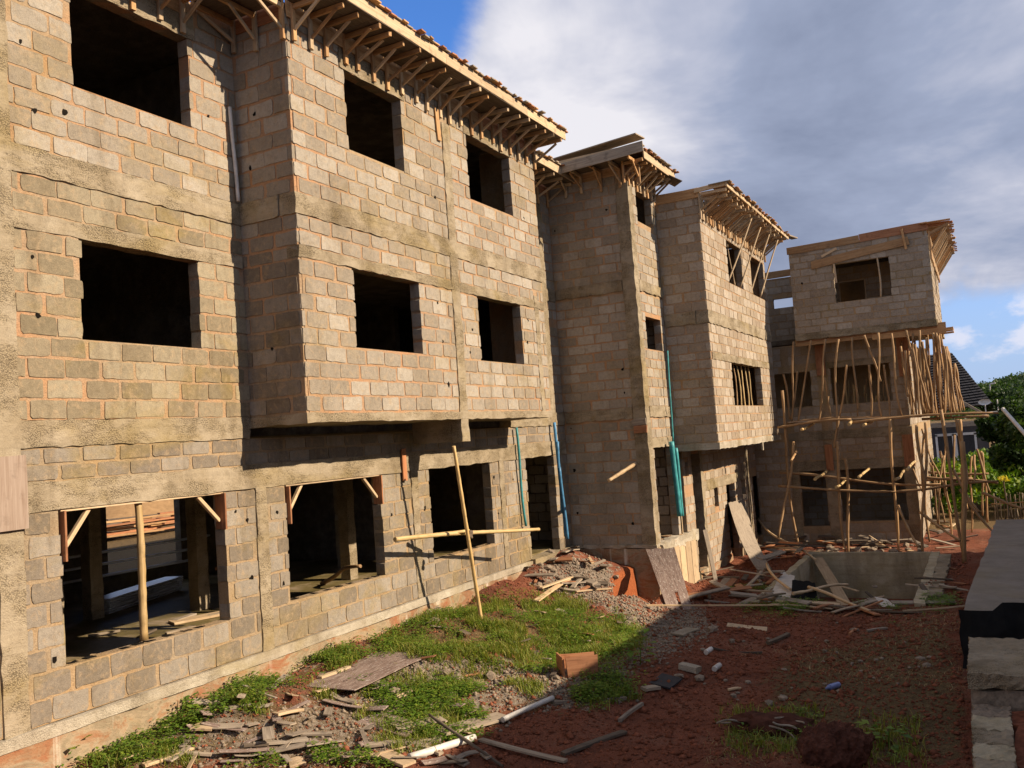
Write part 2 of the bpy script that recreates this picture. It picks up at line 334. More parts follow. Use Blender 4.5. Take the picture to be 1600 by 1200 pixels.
def parent_inv(p):
    # parents are Empties placed by translation, or meshes linked above
    m = Matrix(); q = p
    while q is not None:
        m = (Matrix.LocRotScale(q.location, q.rotation_euler, q.scale)) @ m; q = q.parent
    return m.inverted()
class MB:
    def __init__(s): s.v = []; s.f = []
    def add(s, v, f):
        o = len(s.v); s.v += [tuple(q) for q in v]; s.f += [tuple(i + o for i in q) for q in f]; return s
    def box(s, x0, x1, y0, y1, z0, z1):
        return s.add([(x0, y0, z0), (x1, y0, z0), (x1, y1, z0), (x0, y1, z0), (x0, y0, z1), (x1, y0, z1), (x1, y1, z1), (x0, y1, z1)],
                     [(0, 3, 2, 1), (4, 5, 6, 7), (0, 1, 5, 4), (1, 2, 6, 5), (2, 3, 7, 6), (3, 0, 4, 7)])
    def rough(s, x0, x1, y0, y1, z0, z1, step=0.18, amp=0.012, seed=0):
        """a cast member: a box cut into a grid with its surface and arrises knocked about"""
        r = random.Random(seed or (x0 * 91.7 + y0 * 13.3 + z0 * 5.1))
        def ax(a, b): n = max(1, min(60, int(round((b - a) / step)))); return [a + (b - a) * i / n for i in range(n + 1)]
        X, Y, Z = ax(x0, x1), ax(y0, y1), ax(z0, z1); nx, ny, nz = len(X), len(Y), len(Z); idx = {}; vs = []; fs = []
        def vid(i, j, k):
            q = (i, j, k)
            if q not in idx:
                idx[q] = len(vs); e = sum((i in (0, nx - 1), j in (0, ny - 1), k in (0, nz - 1)))
                a = amp * (1.0 if e < 2 else 1.5)
                vs.append((X[i] + r.uniform(-a, a), Y[j] + r.uniform(-a, a), Z[k] + r.uniform(-a, a)))
            return idx[q]
        for i in range(nx - 1):
            for j in range(ny - 1):
                fs.append((vid(i, j, 0), vid(i, j + 1, 0), vid(i + 1, j + 1, 0), vid(i + 1, j, 0)))
                fs.append((vid(i, j, nz - 1), vid(i + 1, j, nz - 1), vid(i + 1, j + 1, nz - 1), vid(i, j + 1, nz - 1)))
        for i in range(nx - 1):
            for k in range(nz - 1):
                fs.append((vid(i, 0, k), vid(i + 1, 0, k), vid(i + 1, 0, k + 1), vid(i, 0, k + 1)))
                fs.append((vid(i, ny - 1, k), vid(i, ny - 1, k + 1), vid(i + 1, ny - 1, k + 1), vid(i + 1, ny - 1, k)))
        for j in range(ny - 1):
            for k in range(nz - 1):
                fs.append((vid(0, j, k), vid(0, j, k + 1), vid(0, j + 1, k + 1), vid(0, j + 1, k)))
                fs.append((vid(nx - 1, j, k), vid(nx - 1, j + 1, k), vid(nx - 1, j + 1, k + 1), vid(nx - 1, j, k + 1)))
        return s.add(vs, fs)
    def mesh(s, name, smooth=False):
        me = bpy.data.meshes.new(name); me.from_pydata(s.v, [], s.f); me.validate()
        if smooth: me.polygons.foreach_set('use_smooth', [True] * len(me.polygons))
        me.update(); return me
    def build(s, name, mat, parent=None, smooth=False): return link(name, s.mesh(name, smooth), mat, parent)

def frame(p0, p1, up=(0, 0, 1)):
    p0, p1 = Vector(p0), Vector(p1); x = (p1 - p0).normalized(); z = Vector(up)
    if abs(x.dot(z)) > 0.98: z = Vector((0.3, 1, 0))
    y = z.cross(x).normalized(); z = x.cross(y)
    m = Matrix((x, y, z)).transposed().to_4x4(); m.translation = p0; return m, (p1 - p0).length
def plank(name, p0, p1, w, th, mat, parent=None, up=(0, 0, 1), warp=0.0, seg=3, label=None, cat=None, group=None, ragged=0.012, roll=0.0):
    """a board from p0 to p1: local x runs along it, w across, th thick; slightly bent, ends uneven"""
    m, L = frame(p0, p1, up)
    if roll: m = m @ Matrix.Rotation(roll, 4, 'X')
    r = random; b = MB(); vs = []; fs = []
    if warp: seg = max(seg, 6)
    b0, b1 = r.uniform(-warp, warp) if warp < 0.5 else 0, r.uniform(-0.006, 0.006) * L
    for i in range(seg + 1):
        q = i / seg; x = L * q; dz = b0 * math.sin(math.pi * q) ; dy = b1 * math.sin(math.pi * q)
        e = r.uniform(-ragged, ragged) if i in (0, seg) else 0
        ww = w * (1 + r.uniform(-0.03, 0.03)) / 2; tt = th / 2; c = min(w, th) * 0.12
        e2 = r.uniform(-ragged, ragged) if i in (0, seg) else 0
        vs += [(x + e, dy - ww, dz - tt + c), (x + e, dy - ww, dz + tt - c), (x + e, dy - ww + c, dz + tt), (x + e2, dy + ww - c, dz + tt), (x + e2, dy + ww, dz + tt - c), (x + e2, dy + ww, dz - tt + c), (x + e2, dy + ww - c, dz - tt), (x + e, dy - ww + c, dz - tt)]
    for i in range(seg):
        for k in range(8):
            k2 = (k + 1) % 8; fs.append((i * 8 + k, i * 8 + k2, i * 8 + 8 + k2, i * 8 + 8 + k))
    fs.append(tuple(range(7, -1, -1))); fs.append(tuple(seg * 8 + k for k in range(8)))
    fs = [tuple(reversed(f)) for f in fs]
    b.add(vs, fs); o = link(name, b.mesh(name), mat, parent, m)
    return tag(o, label, cat, group)
def pole(name, p0, p1, r0, mat, parent=None, r1=None, bend=0.022, nodes=0.0, seg=13, sides=7, label=None, cat=None, group=None):
    m, L = frame(p0, p1); r1 = r1 or r0 * 0.8; vs = []; fs = []
    ph = [random.uniform(0, 6.28) for _ in range(4)]; step = random.uniform(0.25, 0.38)
    if nodes: seg = max(6, int(L / step) * 3)
    for i in range(seg + 1):
        q = i / seg
        dy = bend * L * (math.sin(math.pi * q + 0) * math.sin(ph[0]) + 0.5 * math.sin(2 * math.pi * q) * math.sin(ph[1]) + 0.25 * math.sin(5 * q + ph[2]) - 0.25 * math.sin(ph[2]) * (1 - q) - 0.25 * math.sin(5 + ph[2]) * q)
        dz = bend * L * (math.sin(math.pi * q) * math.cos(ph[0]) + 0.5 * math.sin(2 * math.pi * q) * math.cos(ph[1]))
        rr = r0 + (r1 - r0) * q
        if nodes: rr *= (1 + nodes) if i % 3 == 0 else 1.0
        elif abs(r1 - r0) > 1e-6: rr *= random.uniform(0.84, 1.1) * (1.18 if random.random() < .15 else 1)
        for k in range(sides):
            a = 6.2832 * k / sides; vs.append((L * q, dy + rr * math.cos(a), dz + rr * math.sin(a)))
    for i in range(seg):
        for k in range(sides):
            k2 = (k + 1) % sides; fs.append((i * sides + k, i * sides + k2, (i + 1) * sides + k2, (i + 1) * sides + k))
    fs.append(tuple(range(sides - 1, -1, -1))); fs.append(tuple(seg * sides + k for k in range(sides)))
    o = link(name, MB().add(vs, fs).mesh(name), mat, parent, m)
    nf = len(o.data.polygons); o.data.polygons.foreach_set('use_smooth', [True] * (nf - 2) + [False] * 2)
    return tag(o, label, cat, group)

# ---------------------------------------------------------------- sandcrete block walls
BL, BH = 0.45, 0.225
def block_variant(seed):
    """ragged outline of a hand-moulded block: chipped corners, uneven long edges"""
    r = random.Random(seed); w, h = BL / 2, BH / 2
    c = lambda: r.choice((0.003, 0.006, 0.012, 0.02, 0.03))
    j = lambda: r.uniform(-0.009, 0.007)
    cs = [c() for _ in range(4)]; t1 = r.uniform(-.006, .006)
    xs_ = lambda k: w * (-0.5 + 0.5 * k) + r.uniform(-.035, .035)
    out = [(-w + cs[0], -h + j())] + [(xs_(k), -h + j()) for k in range(3)] + [(w - cs[1], -h + j()), (w + j(), -h + cs[1]), (w + j(), r.uniform(-.03, .03)), (w + j(), h - cs[2]), (w - cs[2], h + j() + t1)] + [(xs_(2 - k), h + j()) for k in range(3)] + [(-w + cs[3], h + j() - t1), (-w + j(), h - cs[3]), (-w + j(), r.uniform(-.03, .03)), (-w + j(), -h + cs[0])]
    n = len(out)
    vs = [(x, r.uniform(-.003, .003), z) for x, z in out] + [(x, 0.19, z) for x, z in out]
    fs = [tuple(range(n))] + [(k, k + n, (k + 1) % n + n, (k + 1) % n) for k in range(n)]
    return vs, fs
VARS = [block_variant(i + 3) for i in range(14)]
def fixnormals(me):
    import bmesh
    bm = bmesh.new(); bm.from_mesh(me); bmesh.ops.recalc_face_normals(bm, faces=bm.faces); bm.to_mesh(me); bm.free()
VMESH = []
for vs, fs in VARS:
    me = MB().add(vs, fs).mesh('concrete_block'); VMESH.append(me)

def subtract(seg, cuts):
    segs = [seg]
    for a, b in cuts:
        out = []
        for s0, s1 in segs:
            if b <= s0 or a >= s1: out.append((s0, s1)); continue
            if a > s0: out.append((s0, a))
            if b < s1: out.append((b, s1))
        segs = out
    return segs
def wall_blocks(plane, c, u0, u1, zones, openings, skips, L=BL, gap=0.042):
    """plane 'X' (faces +X, runs along Y) or 'Y' (faces -Y, runs along X). Returns placed blocks."""
    out = []; k = 0; off = random.uniform(0, 0.4)
    for z0, z1, n in zones:
        h = (z1 - z0) / n
        for i in range(n):
            a, b = z0 + i * h, z0 + (i + 1) * h; zm = (a + b) / 2; k += 1
            cuts = [(r[0], r[1]) for r in list(openings) + list(skips) if r[2] < zm + h * 0.2 and r[3] > zm - h * 0.2]
            pitch = L + gap; s = u0 - pitch + (off + (k % 2) * pitch / 2) % pitch + random.uniform(-.03, .03)
            free = subtract((u0, u1), cuts)
            while s < u1:
                for f0, f1 in free:
                    p, q = max(s, f0), min(s + pitch, f1)
                    g0 = gap / 2 if p > f0 + 1e-6 else (0.004); g1 = gap / 2 if q < f1 - 1e-6 else 0.004
                    ln = q - p - g0 - g1
                    if p <= f0 + 1e-6 and f0 > u0: g0 += random.uniform(-.012, .018)
                    if q >= f1 - 1e-6 and f1 < u1: g1 += random.uniform(-.012, .018)
                    ln = q - p - g0 - g1
                    if ln > 0.06:
                        out.append((plane, c, (p + g0 + q - g1) / 2, zm + random.uniform(-.006, .006), ln, min(h - 0.036, 0.3)))
                s += pitch + random.uniform(-0.03, 0.03)
    return out
def block_matrix(bk):
    plane, c, u, z, ln, h = bk
    sx, sz = ln / BL, h / BH; d = -random.uniform(0.001, 0.009) * (1 if plane == 'Y' else -1)
    if plane == 'X': loc = (c + d, u, z); rot = Matrix.Rotation(math.pi / 2, 4, 'Z')
    else: loc = (u, c + d, z); rot = Matrix()
    return Matrix.Translation(loc) @ rot @ Matrix.Rotation(random.uniform(-.008, .008), 4, 'Y') @ Matrix.Diagonal((sx, 1, sz, 1))
def lay_blocks(parent, blocks, mat, limit=285):
    """the blocks that show largest become parts of their own, the rest one joined part"""
    P = []
    for bk in blocks:
        p = np.array((bk[1], bk[2], bk[3]) if bk[0] == 'X' else (bk[2], bk[1], bk[3])); d = p @ FW
        px = proj(p[None])[0]; vis = d > 1 and -40 < px[0] < 1640 and -40 < px[1] < 1240
        P.append((bk[4] * bk[5] / d ** 2) * (1.0 if bk[0] == 'X' else 0.9) if vis else 0)
    order = np.argsort(P)[::-1]; rest = MB()
    for i, n in enumerate(order):
        bk = blocks[n]; m = block_matrix(bk); v = random.randrange(len(VARS))
        if i < limit and P[n] > 0:
            link('concrete_block', vmeshes(mat)[v], mat, parent, m)
        else:
            vs, fs = VARS[v]; rest.add([m @ Vector(q) for q in vs], fs)
    if rest.v:
        o = rest.build('remaining_blocks', mat, parent); o['kind'] = 'stuff'
VSET = {}
def vmeshes(mat):
    if mat.name not in VSET:
        VSET[mat.name] = [m.copy() for m in VMESH]
        for m in VSET[mat.name]: m.materials.append(mat)
    return VSET[mat.name]
def core(mb, plane, c, u0, u1, z0, z1, openings, th=0.20, inset=0.004, back=0.0):
    """the mortar body of a wall with its openings left out"""
    us = sorted({u0, u1} | {v for o in openings for v in (o[0] - inset, o[1] + inset) if u0 < v < u1})
    zs = sorted({z0, z1} | {v for o in openings for v in (o[2], o[3]) if z0 < v < z1})
    IO = 0.026
    us = sorted({u0, u1} | {v for o in openings for v in (o[0] - IO, o[1] + IO) if u0 < v < u1})
    for a, b in zip(us, us[1:]):
        run = None
        for p, q in list(zip(zs, zs[1:])) + [(None, None)]:
            solid = p is not None and not any(o[0] - IO < (a + b) / 2 < o[1] + IO and o[2] < (p + q) / 2 < o[3] for o in openings)
            if solid: run = (run[0], q) if run else (p, q)
            elif run:
                if plane == 'X': mb.box(c - th - inset, c - inset, a, b, run[0], run[1])
                else: mb.box(a, b, c + inset, c + th + inset, run[0], run[1])
                run = None
def conc(parent, name, *boxes, mat=None, step=0.18, amp=0.010):
    for q in boxes:
        mb = MB(); mb.rough(*q, step=step, amp=amp); mb.build(name, mat or M_CONC, parent)
def holes(parent, plane, c, pts):
    """put-log holes left by the scaffold: near-black plugs on the face that paint their inner shade"""
    for u, z in pts:
        if random.random() < .3: continue
        mb = MB(); n = 8; r = random.uniform(0.018, 0.045); vs = []
        for k in range(n):
            a = 6.2832 * k / n; rr = r * random.uniform(0.55, 1.3); vs.append((rr * math.cos(a), rr * 1.15 * math.sin(a)))
        if plane == 'X': mb.add([(c + 0.010, u + a, z + b) for a, b in vs] + [(c - 0.03, u + a, z + b) for a, b in vs], [tuple(range(n))] + [(k, k + n, (k + 1) % n + n, (k + 1) % n) for k in range(n)])
        else: mb.add([(u + a, c - 0.010, z + b) for a, b in vs] + [(u + a, c + 0.03, z + b) for a, b in vs], [tuple(range(n - 1, -1, -1))] + [((k + 1) % n, (k + 1) % n + n, k + n, k) for k in range(n)])
        mb.build('scaffold_hole_shade', M_HOLESHADE, parent)

def eave(parent, a, b, n, zt, out=0.85, gap=0.55, drop=0.45, fascia=True, board=True, deck=True, slope=0.0, dense=1.0, fz=0.0, wood=M_WOOD, soffit=True):
    """timber formwork of a roof gutter: legs nailed to the wall, arms, braces, fascia, sheeting and deck boards.
    a, b ends along the wall at its face, n outward, zt height of the arms' underside"""
    a, b, n = Vector(a), Vector(b), Vector(n); d = (b - a); L = d.length; d.normalize()
    cnt = max(2, int(L / gap) + 1); Z = Vector((0, 0, 1))
    for i in range(cnt):
        s = L * i / (cnt - 1) * 0.98 + 0.01 * L + random.uniform(-.05, .05); base = a + d * s
        base.z = 0; dz = random.uniform(-0.05, 0.05)
        f = base + n * 0.045
        plank('bracket_leg', f + Z * (zt - drop + dz), f + Z * (zt + 0.13), 0.075, 0.05, random.choice((wood, M_WOODP)), parent, up=n)
        ex = out * random.uniform(0.93, 1.05); sl = slope
        if random.random() < 0.93:
            plank('bracket_arm', base + n * 0.03 + Z * (zt + 0.045), base + n * ex + Z * (zt + 0.045 + sl + random.uniform(-.015, .015)), 0.05, 0.08, random.choice((wood, M_WOODP)), parent)
        jit = d * random.uniform(-0.08, 0.08)
        plank('bracket_brace', f + n * 0.02 + Z * (zt - drop * 0.62 + dz), base + jit + n * (ex * random.uniform(0.72, 0.9)) + Z * (zt + 0.01 + sl * 0.8), 0.05, 0.035, random.choice((wood, M_WOODP)), parent, up=d)
    if board:
        s = 0
        while s < L:
            e = min(L, s + random.uniform(2.2, 3.4)); p, q = a + d * s + n * 0.018, a + d * (e - 0.01) + n * 0.018; p.z = q.z = zt + 0.02
            plank('wall_plate_board', p, q, 0.30, 0.025, random.choice((wood, M_WOODR)), parent, up=n); s = e
    A, B = a.copy(), b.copy()
    if soffit:
        s = 0
        while s < L:
            e = min(L, s + 1.22); p, q = a + d * s + n * (out / 2 + .04), a + d * (e - 0.008) + n * (out / 2 + .04); p.z = q.z = zt + 0.098 + slope * 0.5
            nn = (Z * 1.0 - n * (slope / max(out, .1))).normalized()
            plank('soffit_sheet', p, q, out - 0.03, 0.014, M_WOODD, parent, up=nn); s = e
    if fascia:
        s = 0
        while s < L + 0.1:
            e = min(L + 0.12, s + random.uniform(2.6, 3.6)); p, q = a + d * (s) + n * (out + 0.02), a + d * (e - 0.006) + n * (out + 0.02)
            p.z = q.z = zt + 0.19 + slope + fz; p.z += random.uniform(-.012, .012); q.z += random.uniform(-.012, .012)
            plank('fascia_board', p, q, 0.20, 0.03, M_WOODP, parent, up=n); s = e
    if deck:
        s = -0.05
        while s < L + 0.1:
            w = random.uniform(0.10, 0.2); p = a + d * (s + w / 2) + n * (out - 0.45); q = a + d * (s + w / 2) + n * (out + random.uniform(0.05, 0.16))
            p.z = zt + 0.31 + slope * 0.5 + fz; q.z = zt + 0.315 + slope + fz + random.uniform(-.012, .02)
            plank('deck_board', p, q, w * 0.93, 0.025, random.choice((M_WOODG, M_WOOD, M_WOODR)), parent); s += w

# ================================================================ TERRAIN
CP = np.array([(-9.7, 5, -3.55), (-9.7, 7, -3.42), (-9.7, 9, -3.2), (-9.7, 11.5, -3.2), (-9.7, 14, -3.2), (-9.7, 17, -3.08), (-9.6, 18.8, -2.95), (-9.6, 20.2, -2.82), (-9.0, 19.6, -3.05), (-8.5, 20.3, -3.2), (-8.6, 18.6, -3.3), (-8.0, 19.4, -3.6), (-7.9, 20.2, -3.55), (-7.7, 18.9, -3.72), (-8.2, 18.4, -3.5),
    (-8.5, 12, -3.35), (-8.7, 14.6, -3.3), (-7.8, 13.5, -3.45), (-7.6, 16, -3.6), (-7.9, 17.5, -3.5), (-7, 11.5, -3.65), (-6.6, 14, -3.8), (-6.4, 16.5, -3.92), (-6, 11, -3.85), (-5, 10, -3.95), (-4, 12, -4.05), (-3, 16, -4.1), (-5, 19.5, -4.12), (-6.2, 18.7, -4.05),
    (-6, 21, -4.2), (-3, 20, -4.15), (-6.5, 24, -4.3), (-6.3, 27, -4.3), (-6, 31, -4.4), (-3, 31, -4.38), (-3, 28.8, -4.25), (-1, 30, -4.35), (0, 12, -4.1), (0, 22, -4.15), (0.5, 34, -4.3), (5, 20, -4.2), (-9, 5.5, -3.6), (-8, 7, -3.68), (-7, 8, -3.8), (-5, 7, -3.95), (-9, 3, -3.75), (0, 0, -4.1), (0, 6, -4.1), (-3, 38, -4.4), (8, 0, -4.2), (8, 40, -4.4), (-9.7, 0, -3.7)])
def height0(x, y):
    x, y = np.asarray(x, float), np.asarray(y, float)
    d2 = (x[..., None] - CP[:, 0]) ** 2 + (y[..., None] - CP[:, 1]) ** 2
    w = 1 / (d2 + 0.15) ** 2; return (w * CP[:, 2]).sum(-1) / w.sum(-1)
CUT = [(-8.0, 20.9), (-8.05, 19.7), (-7.7, 18.75), (-6.9, 18.9), (-6.9, 21.6), (-8.0, 21.6)]
def incut(x, y): return inpoly(np.stack([np.ravel(x), np.ravel(y)], -1), CUT).reshape(np.shape(x))
PIT = (-5.0, -1.65, 20.9, 28.5)
def height(x, y):
    x, y = np.asarray(x, float), np.asarray(y, float)
    h = height0(x, y) + 0.07 * fbm(x * 0.9, y * 0.9, 3) + 0.065 * fbm(x * 3.7, y * 3.7, 4)
    return np.where(incut(x, y), np.minimum(h, -4.3 + 0.06 * fbm(x * 2, y * 2)), h)
def ground(u, v):
    """where a line of sight meets the ground"""
    d = ray(u, v); t_ = 3.0 / -d[2] if d[2] < -1e-3 else 100.0
    for _ in range(40):
        P = d * t_; hh = float(height(P[0], P[1])); t_ += (P[2] - hh) / -d[2] * 0.7
    P = d * t_; return Vector((P[0], P[1], float(height(P[0], P[1]))))
def gz(x, y, dz=0.0): return Vector((x, y, float(height(x, y)) + dz))

P_GRASS = [(600, 1010), (640, 965), (700, 945), (790, 930), (880, 940), (960, 960), (1000, 990), (985, 1030), (900, 1045), (780, 1040), (700, 1038), (640, 1028)]
P_WALL = [(60, 1200), (150, 1165), (250, 1130), (340, 1075), (440, 1030), (540, 1005), (620, 985), (610, 1020), (500, 1050), (430, 1085), (380, 1130), (220, 1200)]
P_PATCH = [(380, 1120), (500, 1085), (650, 1055), (960, 1050), (1000, 1090), (860, 1110), (740, 1105), (800, 1130), (700, 1160), (600, 1200), (150, 1200)]
P_GRAV = [(560, 1100), (640, 1030), (780, 1035), (880, 1050), (960, 1040), (985, 990), (960, 950), (880, 930), (830, 900), (860, 870), (940, 880), (1010, 950), (1090, 950), (1120, 985), (1060, 1010), (990, 1040), (920, 1090), (760, 1080), (640, 1100)]
P_DARKW = [(1135, 1105), (1285, 1105), (1275, 1180), (1140, 1175)]
P_DARKW2 = [(1340, 1130), (1440, 1110), (1440, 1200), (1330, 1200)]
P_FARW = [(1150, 925), (1480, 915), (1500, 950), (1250, 962), (1150, 945)]
def smoothmask(pts, polys, blur):
    m = np.zeros(len(pts))
    for _ in range(8):
        q = pts + rng.normal(0, blur, pts.shape); mm = np.zeros(len(pts), bool)
        for po in polys: mm |= inpoly(q, po)
        m += mm
    return m / 8
def axis(a, b, st, must=()):
    v = np.concatenate([np.arange(a, b, st), [b], must]); return np.unique(np.round(v, 4))
xs = np.concatenate([[-300, -120, -60, -40, -30, -22, -16, -12.5], axis(-11, 3.4, 0.085, (PIT[0], PIT[1])), [4.2, 6, 9, 14, 22, 40, 80, 160, 300]])
ys = np.concatenate([[-120, -40, -15, -5, 0, 3], axis(4.5, 34, 0.10, (PIT[2], PIT[3])), [35, 36.5, 38, 41, 45, 52, 60, 80, 120, 200, 350, 600]])
GX, GY = np.meshgrid(xs, ys, indexing='ij'); GZ = height(GX, GY)
GZ = np.where(GX < -10.2, np.minimum(GZ, -3.35), GZ)
GZ = np.where(GX < -18, -3.0, GZ)
nx, ny = GX.shape
keep = np.ones((nx - 1, ny - 1), bool)
xm, ym = (xs[:-1] + xs[1:]) / 2, (ys[:-1] + ys[1:]) / 2
keep &= ~((xm[:, None] > PIT[0]) & (xm[:, None] < PIT[1]) & (ym[None] > PIT[2]) & (ym[None] < PIT[3]))
I = np.arange(nx * ny).reshape(nx, ny)
F = np.stack([I[:-1, :-1], I[1:, :-1], I[1:, 1:], I[:-1, 1:]], -1)[keep]
def np_mesh(name, V, Fq, smooth=False):
    me = bpy.data.meshes.new(name); V = np.ascontiguousarray(V, np.float32); Fq = np.ascontiguousarray(Fq, np.int32); k = Fq.shape[1]
    me.vertices.add(len(V)); me.vertices.foreach_set('co', V.ravel()); me.loops.add(Fq.size); me.loops.foreach_set('vertex_index', Fq.ravel())
    me.polygons.add(len(Fq)); me.polygons.foreach_set('loop_start', np.arange(0, Fq.size, k, dtype=np.int32)); me.polygons.foreach_set('loop_total', np.full(len(Fq), k, np.int32))
    me.update(calc_edges=True)
    if smooth: me.polygons.foreach_set('use_smooth', np.ones(len(Fq), bool))
    return me
V = np.stack([GX, GY, GZ], -1).reshape(-1, 3)
px = proj(np.where((V @ FW)[:, None] > 1, V, 1.0)); bad = (V @ FW) < 1; px[bad] = -9999
mk_ = np.zeros((len(V), 4)); mk_[:, 3] = 1
mk_[:, 0] = smoothmask(px, [P_GRAV], 18) * 0.95 + smoothmask(px, [P_PATCH, P_WALL], 14) * 0.5
mk_[:, 1] = smoothmask(px, [P_GRASS, P_WALL, P_PATCH, P_DARKW, P_DARKW2, P_FARW, [(1180, 1040), (1480, 960), (1520, 1200), (1300, 1200)]], 20) * 0.75
cx, cyy = V[:, 0], V[:, 1]
edge = np.zeros(len(V))
for dx, dy in ((-.12, 0), (0, -.12), (-.09, -.09), (0.0, 0.0)): edge += np.abs(incut(cx + dx, cyy + dy).astype(float) - incut(cx - dx, cyy - dy).astype(float))
mk_[:, 2] = np.clip(edge, 0, 1); mk_[:, 0] *= (1 - mk_[:, 2])
far = (V[:, 1] > 36) | (V[:, 0] > 4); mk_[far, 1] = 0.8; mk_[V[:, 0] < -17, 0] = 0.25; mk_[V[:, 0] < -17, 1] = 0.95
me = np_mesh('ground', V, F, True)
att = me.color_attributes.new('mask', 'FLOAT_COLOR', 'POINT'); att.data.foreach_set('color', mk_.astype(np.float32).ravel())
tag(link('ground', me, M_SOIL), kind='structure')

# ================================================================ MAIN WING
X0, X1, XT, X3, YA, YE, YT = -9.7, -8.6, -7.45, -6.235, 9.9, 18.1, 21.15
main = thing('block_building', 'long three storey unfinished block building on the left with a projecting upper bay', 'building', (X0 - 3.5, 13, -2.85))
BLK = []
cm = MB(); cg = MB()
Z3 = [(3.87, 4.83, 4), (4.83, 6.17, 5), (6.17, 6.62, 2)]
Z2 = [(0.62, 1.61, 4), (1.61, 2.88, 5), (3.08, 3.55, 2)]
ZG = [(-2.85, -2.27, 2), (-2.27, -0.45, 7), (-0.10, 0.30, 2)]
o3l, o2l = (7.15, 9.0, 4.83, 6.17), (7.15, 9.0, 1.61, 2.88)
o3 = [(11.24, 12.79, 4.86, 6.17), (15.06, 16.89, 4.86, 6.17)]; o2 = [(11.16, 13.01, 1.63, 2.91), (15.1, 16.91, 1.61, 2.91)]
og = [(6.74, 9.27, -2.27, -0.45), (10.57, 13.0, -2.25, -0.45), (14.62, 17.04, -2.23, -0.43), (18.8, 20.35, -2.85, -0.43), (3.0, 5.9, -2.27, -0.45)]
colL, colM = (5.97, 6.27), (9.9, 10.13)
# left bay, upper floors
core(cm, 'X', X0, 2.5, YA + 0.02, 0.62, 6.75, [o3l, o2l])
BLK += wall_blocks('X', X0, 2.5, YA, Z3, [o3l, o2l], [(*colL, -9, 9), (2.5, 4.0, -9, 9), (7.0, 9.15, 6.17, 7)]); BLKM = wall_blocks('X', X0, 2.5, YA, Z2, [o3l, o2l], [(*colL, -9, 9), (2.5, 4.0, -9, 9), (7.0, 9.15, 6.17, 7)])
# projecting bay front and its side
core(cm, 'X', X1, YA + .06, YE, 0.55, 6.75, o3 + o2)
BLK += wall_blocks('X', X1, YA, YE, Z3 + Z2, o3 + o2, [(14.13, 14.40, -9, 9), (17.62, 17.8, -9, 3.2), (11.1, 12.95, 6.17, 7), (14.95, 17.0, 6.17, 7)])
core(cm, 'Y', YA, X0 - 0.2, X1 - 0.014, 0.55, 6.75, [])
BLK += wall_blocks('Y', YA, X0, X1 - 0.008, Z3, [], []); SIDE = wall_blocks('Y', YA, X0, X1 - 0.008, Z2 + [(2.88, 3.08, 1)], [], [])  # lower side face goes in the grimy blocks: black stain plus deepened shade
cm.box(X0 - 0.2, X1 - 0.014, YE - 0.21, YE - 0.012, 0.55, 6.75)
# recessed end strip up to the tower
core(cm, 'X', X0, YE, YT + 0.1, 0.62, 6.75, [])
BLK += wall_blocks('X', X0, YE, YT, Z3 + Z2, [], [(20.3, 20.6, -9, 9)])
UP_BLK = BLK; BLK = []
cm.build('mortar_wall', M_MORTAR, main)
# ground floor
core(cg, 'X', X0, 2.5, YT + 0.1, -2.85, 0.3, og)
BLK += wall_blocks('X', X0, 2.5, YT, ZG, og, [(*colL, -9, 9), (*colM, -9, -.1), (13.98, 14.2, -9, -.1), (17.45, 17.66, -9, -.1), (2.5, 4.5, -9, 9)])
cg.build('ground_floor_mortar_wall', M_MORTARG, main)
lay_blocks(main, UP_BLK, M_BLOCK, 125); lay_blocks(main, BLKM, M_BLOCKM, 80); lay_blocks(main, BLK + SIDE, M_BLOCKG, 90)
# cast concrete: columns, lintels, slab edges
conc(main, 'column', (X0 - .22, X0 + .024, *colL, -2.9, 6.6), (X0 - .22, X0 + .02, *colM, -2.9, -.1), (X0 - .2, X0 + .018, 13.98, 14.2, -2.85, -.1), (X0 - .2, X0 + .015, 17.45, 17.66, -2.85, -.1), (X1 - .2, X1 + .02, 14.13, 14.4, 0.04, 6.15), (X1 - .2, X1 + .015, 17.62, 17.8, 0.55, 3.2), (X0 - .2, X0 + .03, 20.3, 20.6, 0.3, 6.6), step=0.10, amp=0.007)
conc(main, 'lintel', (X0 - .21, X0 + .014, 6.27, YA - .02, 2.88, 3.08), (X0 - .21, X0 + .022, 6.27, 21.1, -.45, -.10), (X0 - .21, X0 + .012, 7.0, 9.15, 6.17, 6.55), (X1 - .21, X1 + .012, 11.1, 12.95, 6.17, 6.5), (X1 - .21, X1 + .012, 14.95, 17.0, 6.17, 6.5), (X1 - .21, X1 + .014, YA, YE, 2.91, 3.08))
conc(main, 'slab_edge', (X0 - .3, X0 + .018, 2.5, YA - .03, 3.55, 3.87), (X1 - .3, X1 + .018, YA - .018, YE + .02, 3.55, 3.87), (X0 - .28, X1 - .32, YA - .03, YA + .2, 3.55, 3.87), (X0 - .28, X0 + .03, YE + .04, YT - .02, 3.55, 3.87), (X0 - .3, X0 + .018, 2.5, YA - .05, 0.30, 0.62), (X0 - .28, X0 + .03, YE + .04, YT - .02, 0.3, 0.62), step=0.11, amp=0.008)
conc(main, 'overhang_slab', (X0 - .1, X1 + .03, YA - .04, YE + .02, 0.46, 0.60), amp=0.008, mat=M_CONC)
conc(main, 'stub_beam', (X0 + .02, X1 - .21, 14.13, 14.4, 0.05, 0.455), amp=0.008)
conc(main, 'plinth', (X0 - .25, X0 + .05, 2.5, 18.6, -4.3, -3.005), mat=M_PLINTH, step=0.25, amp=0.014)
conc(main, 'plinth_cap', (X0 - .25, X0 + .062, 2.5, 18.7, -3.0, -2.86), mat=M_CONCP, step=0.16, amp=0.006)
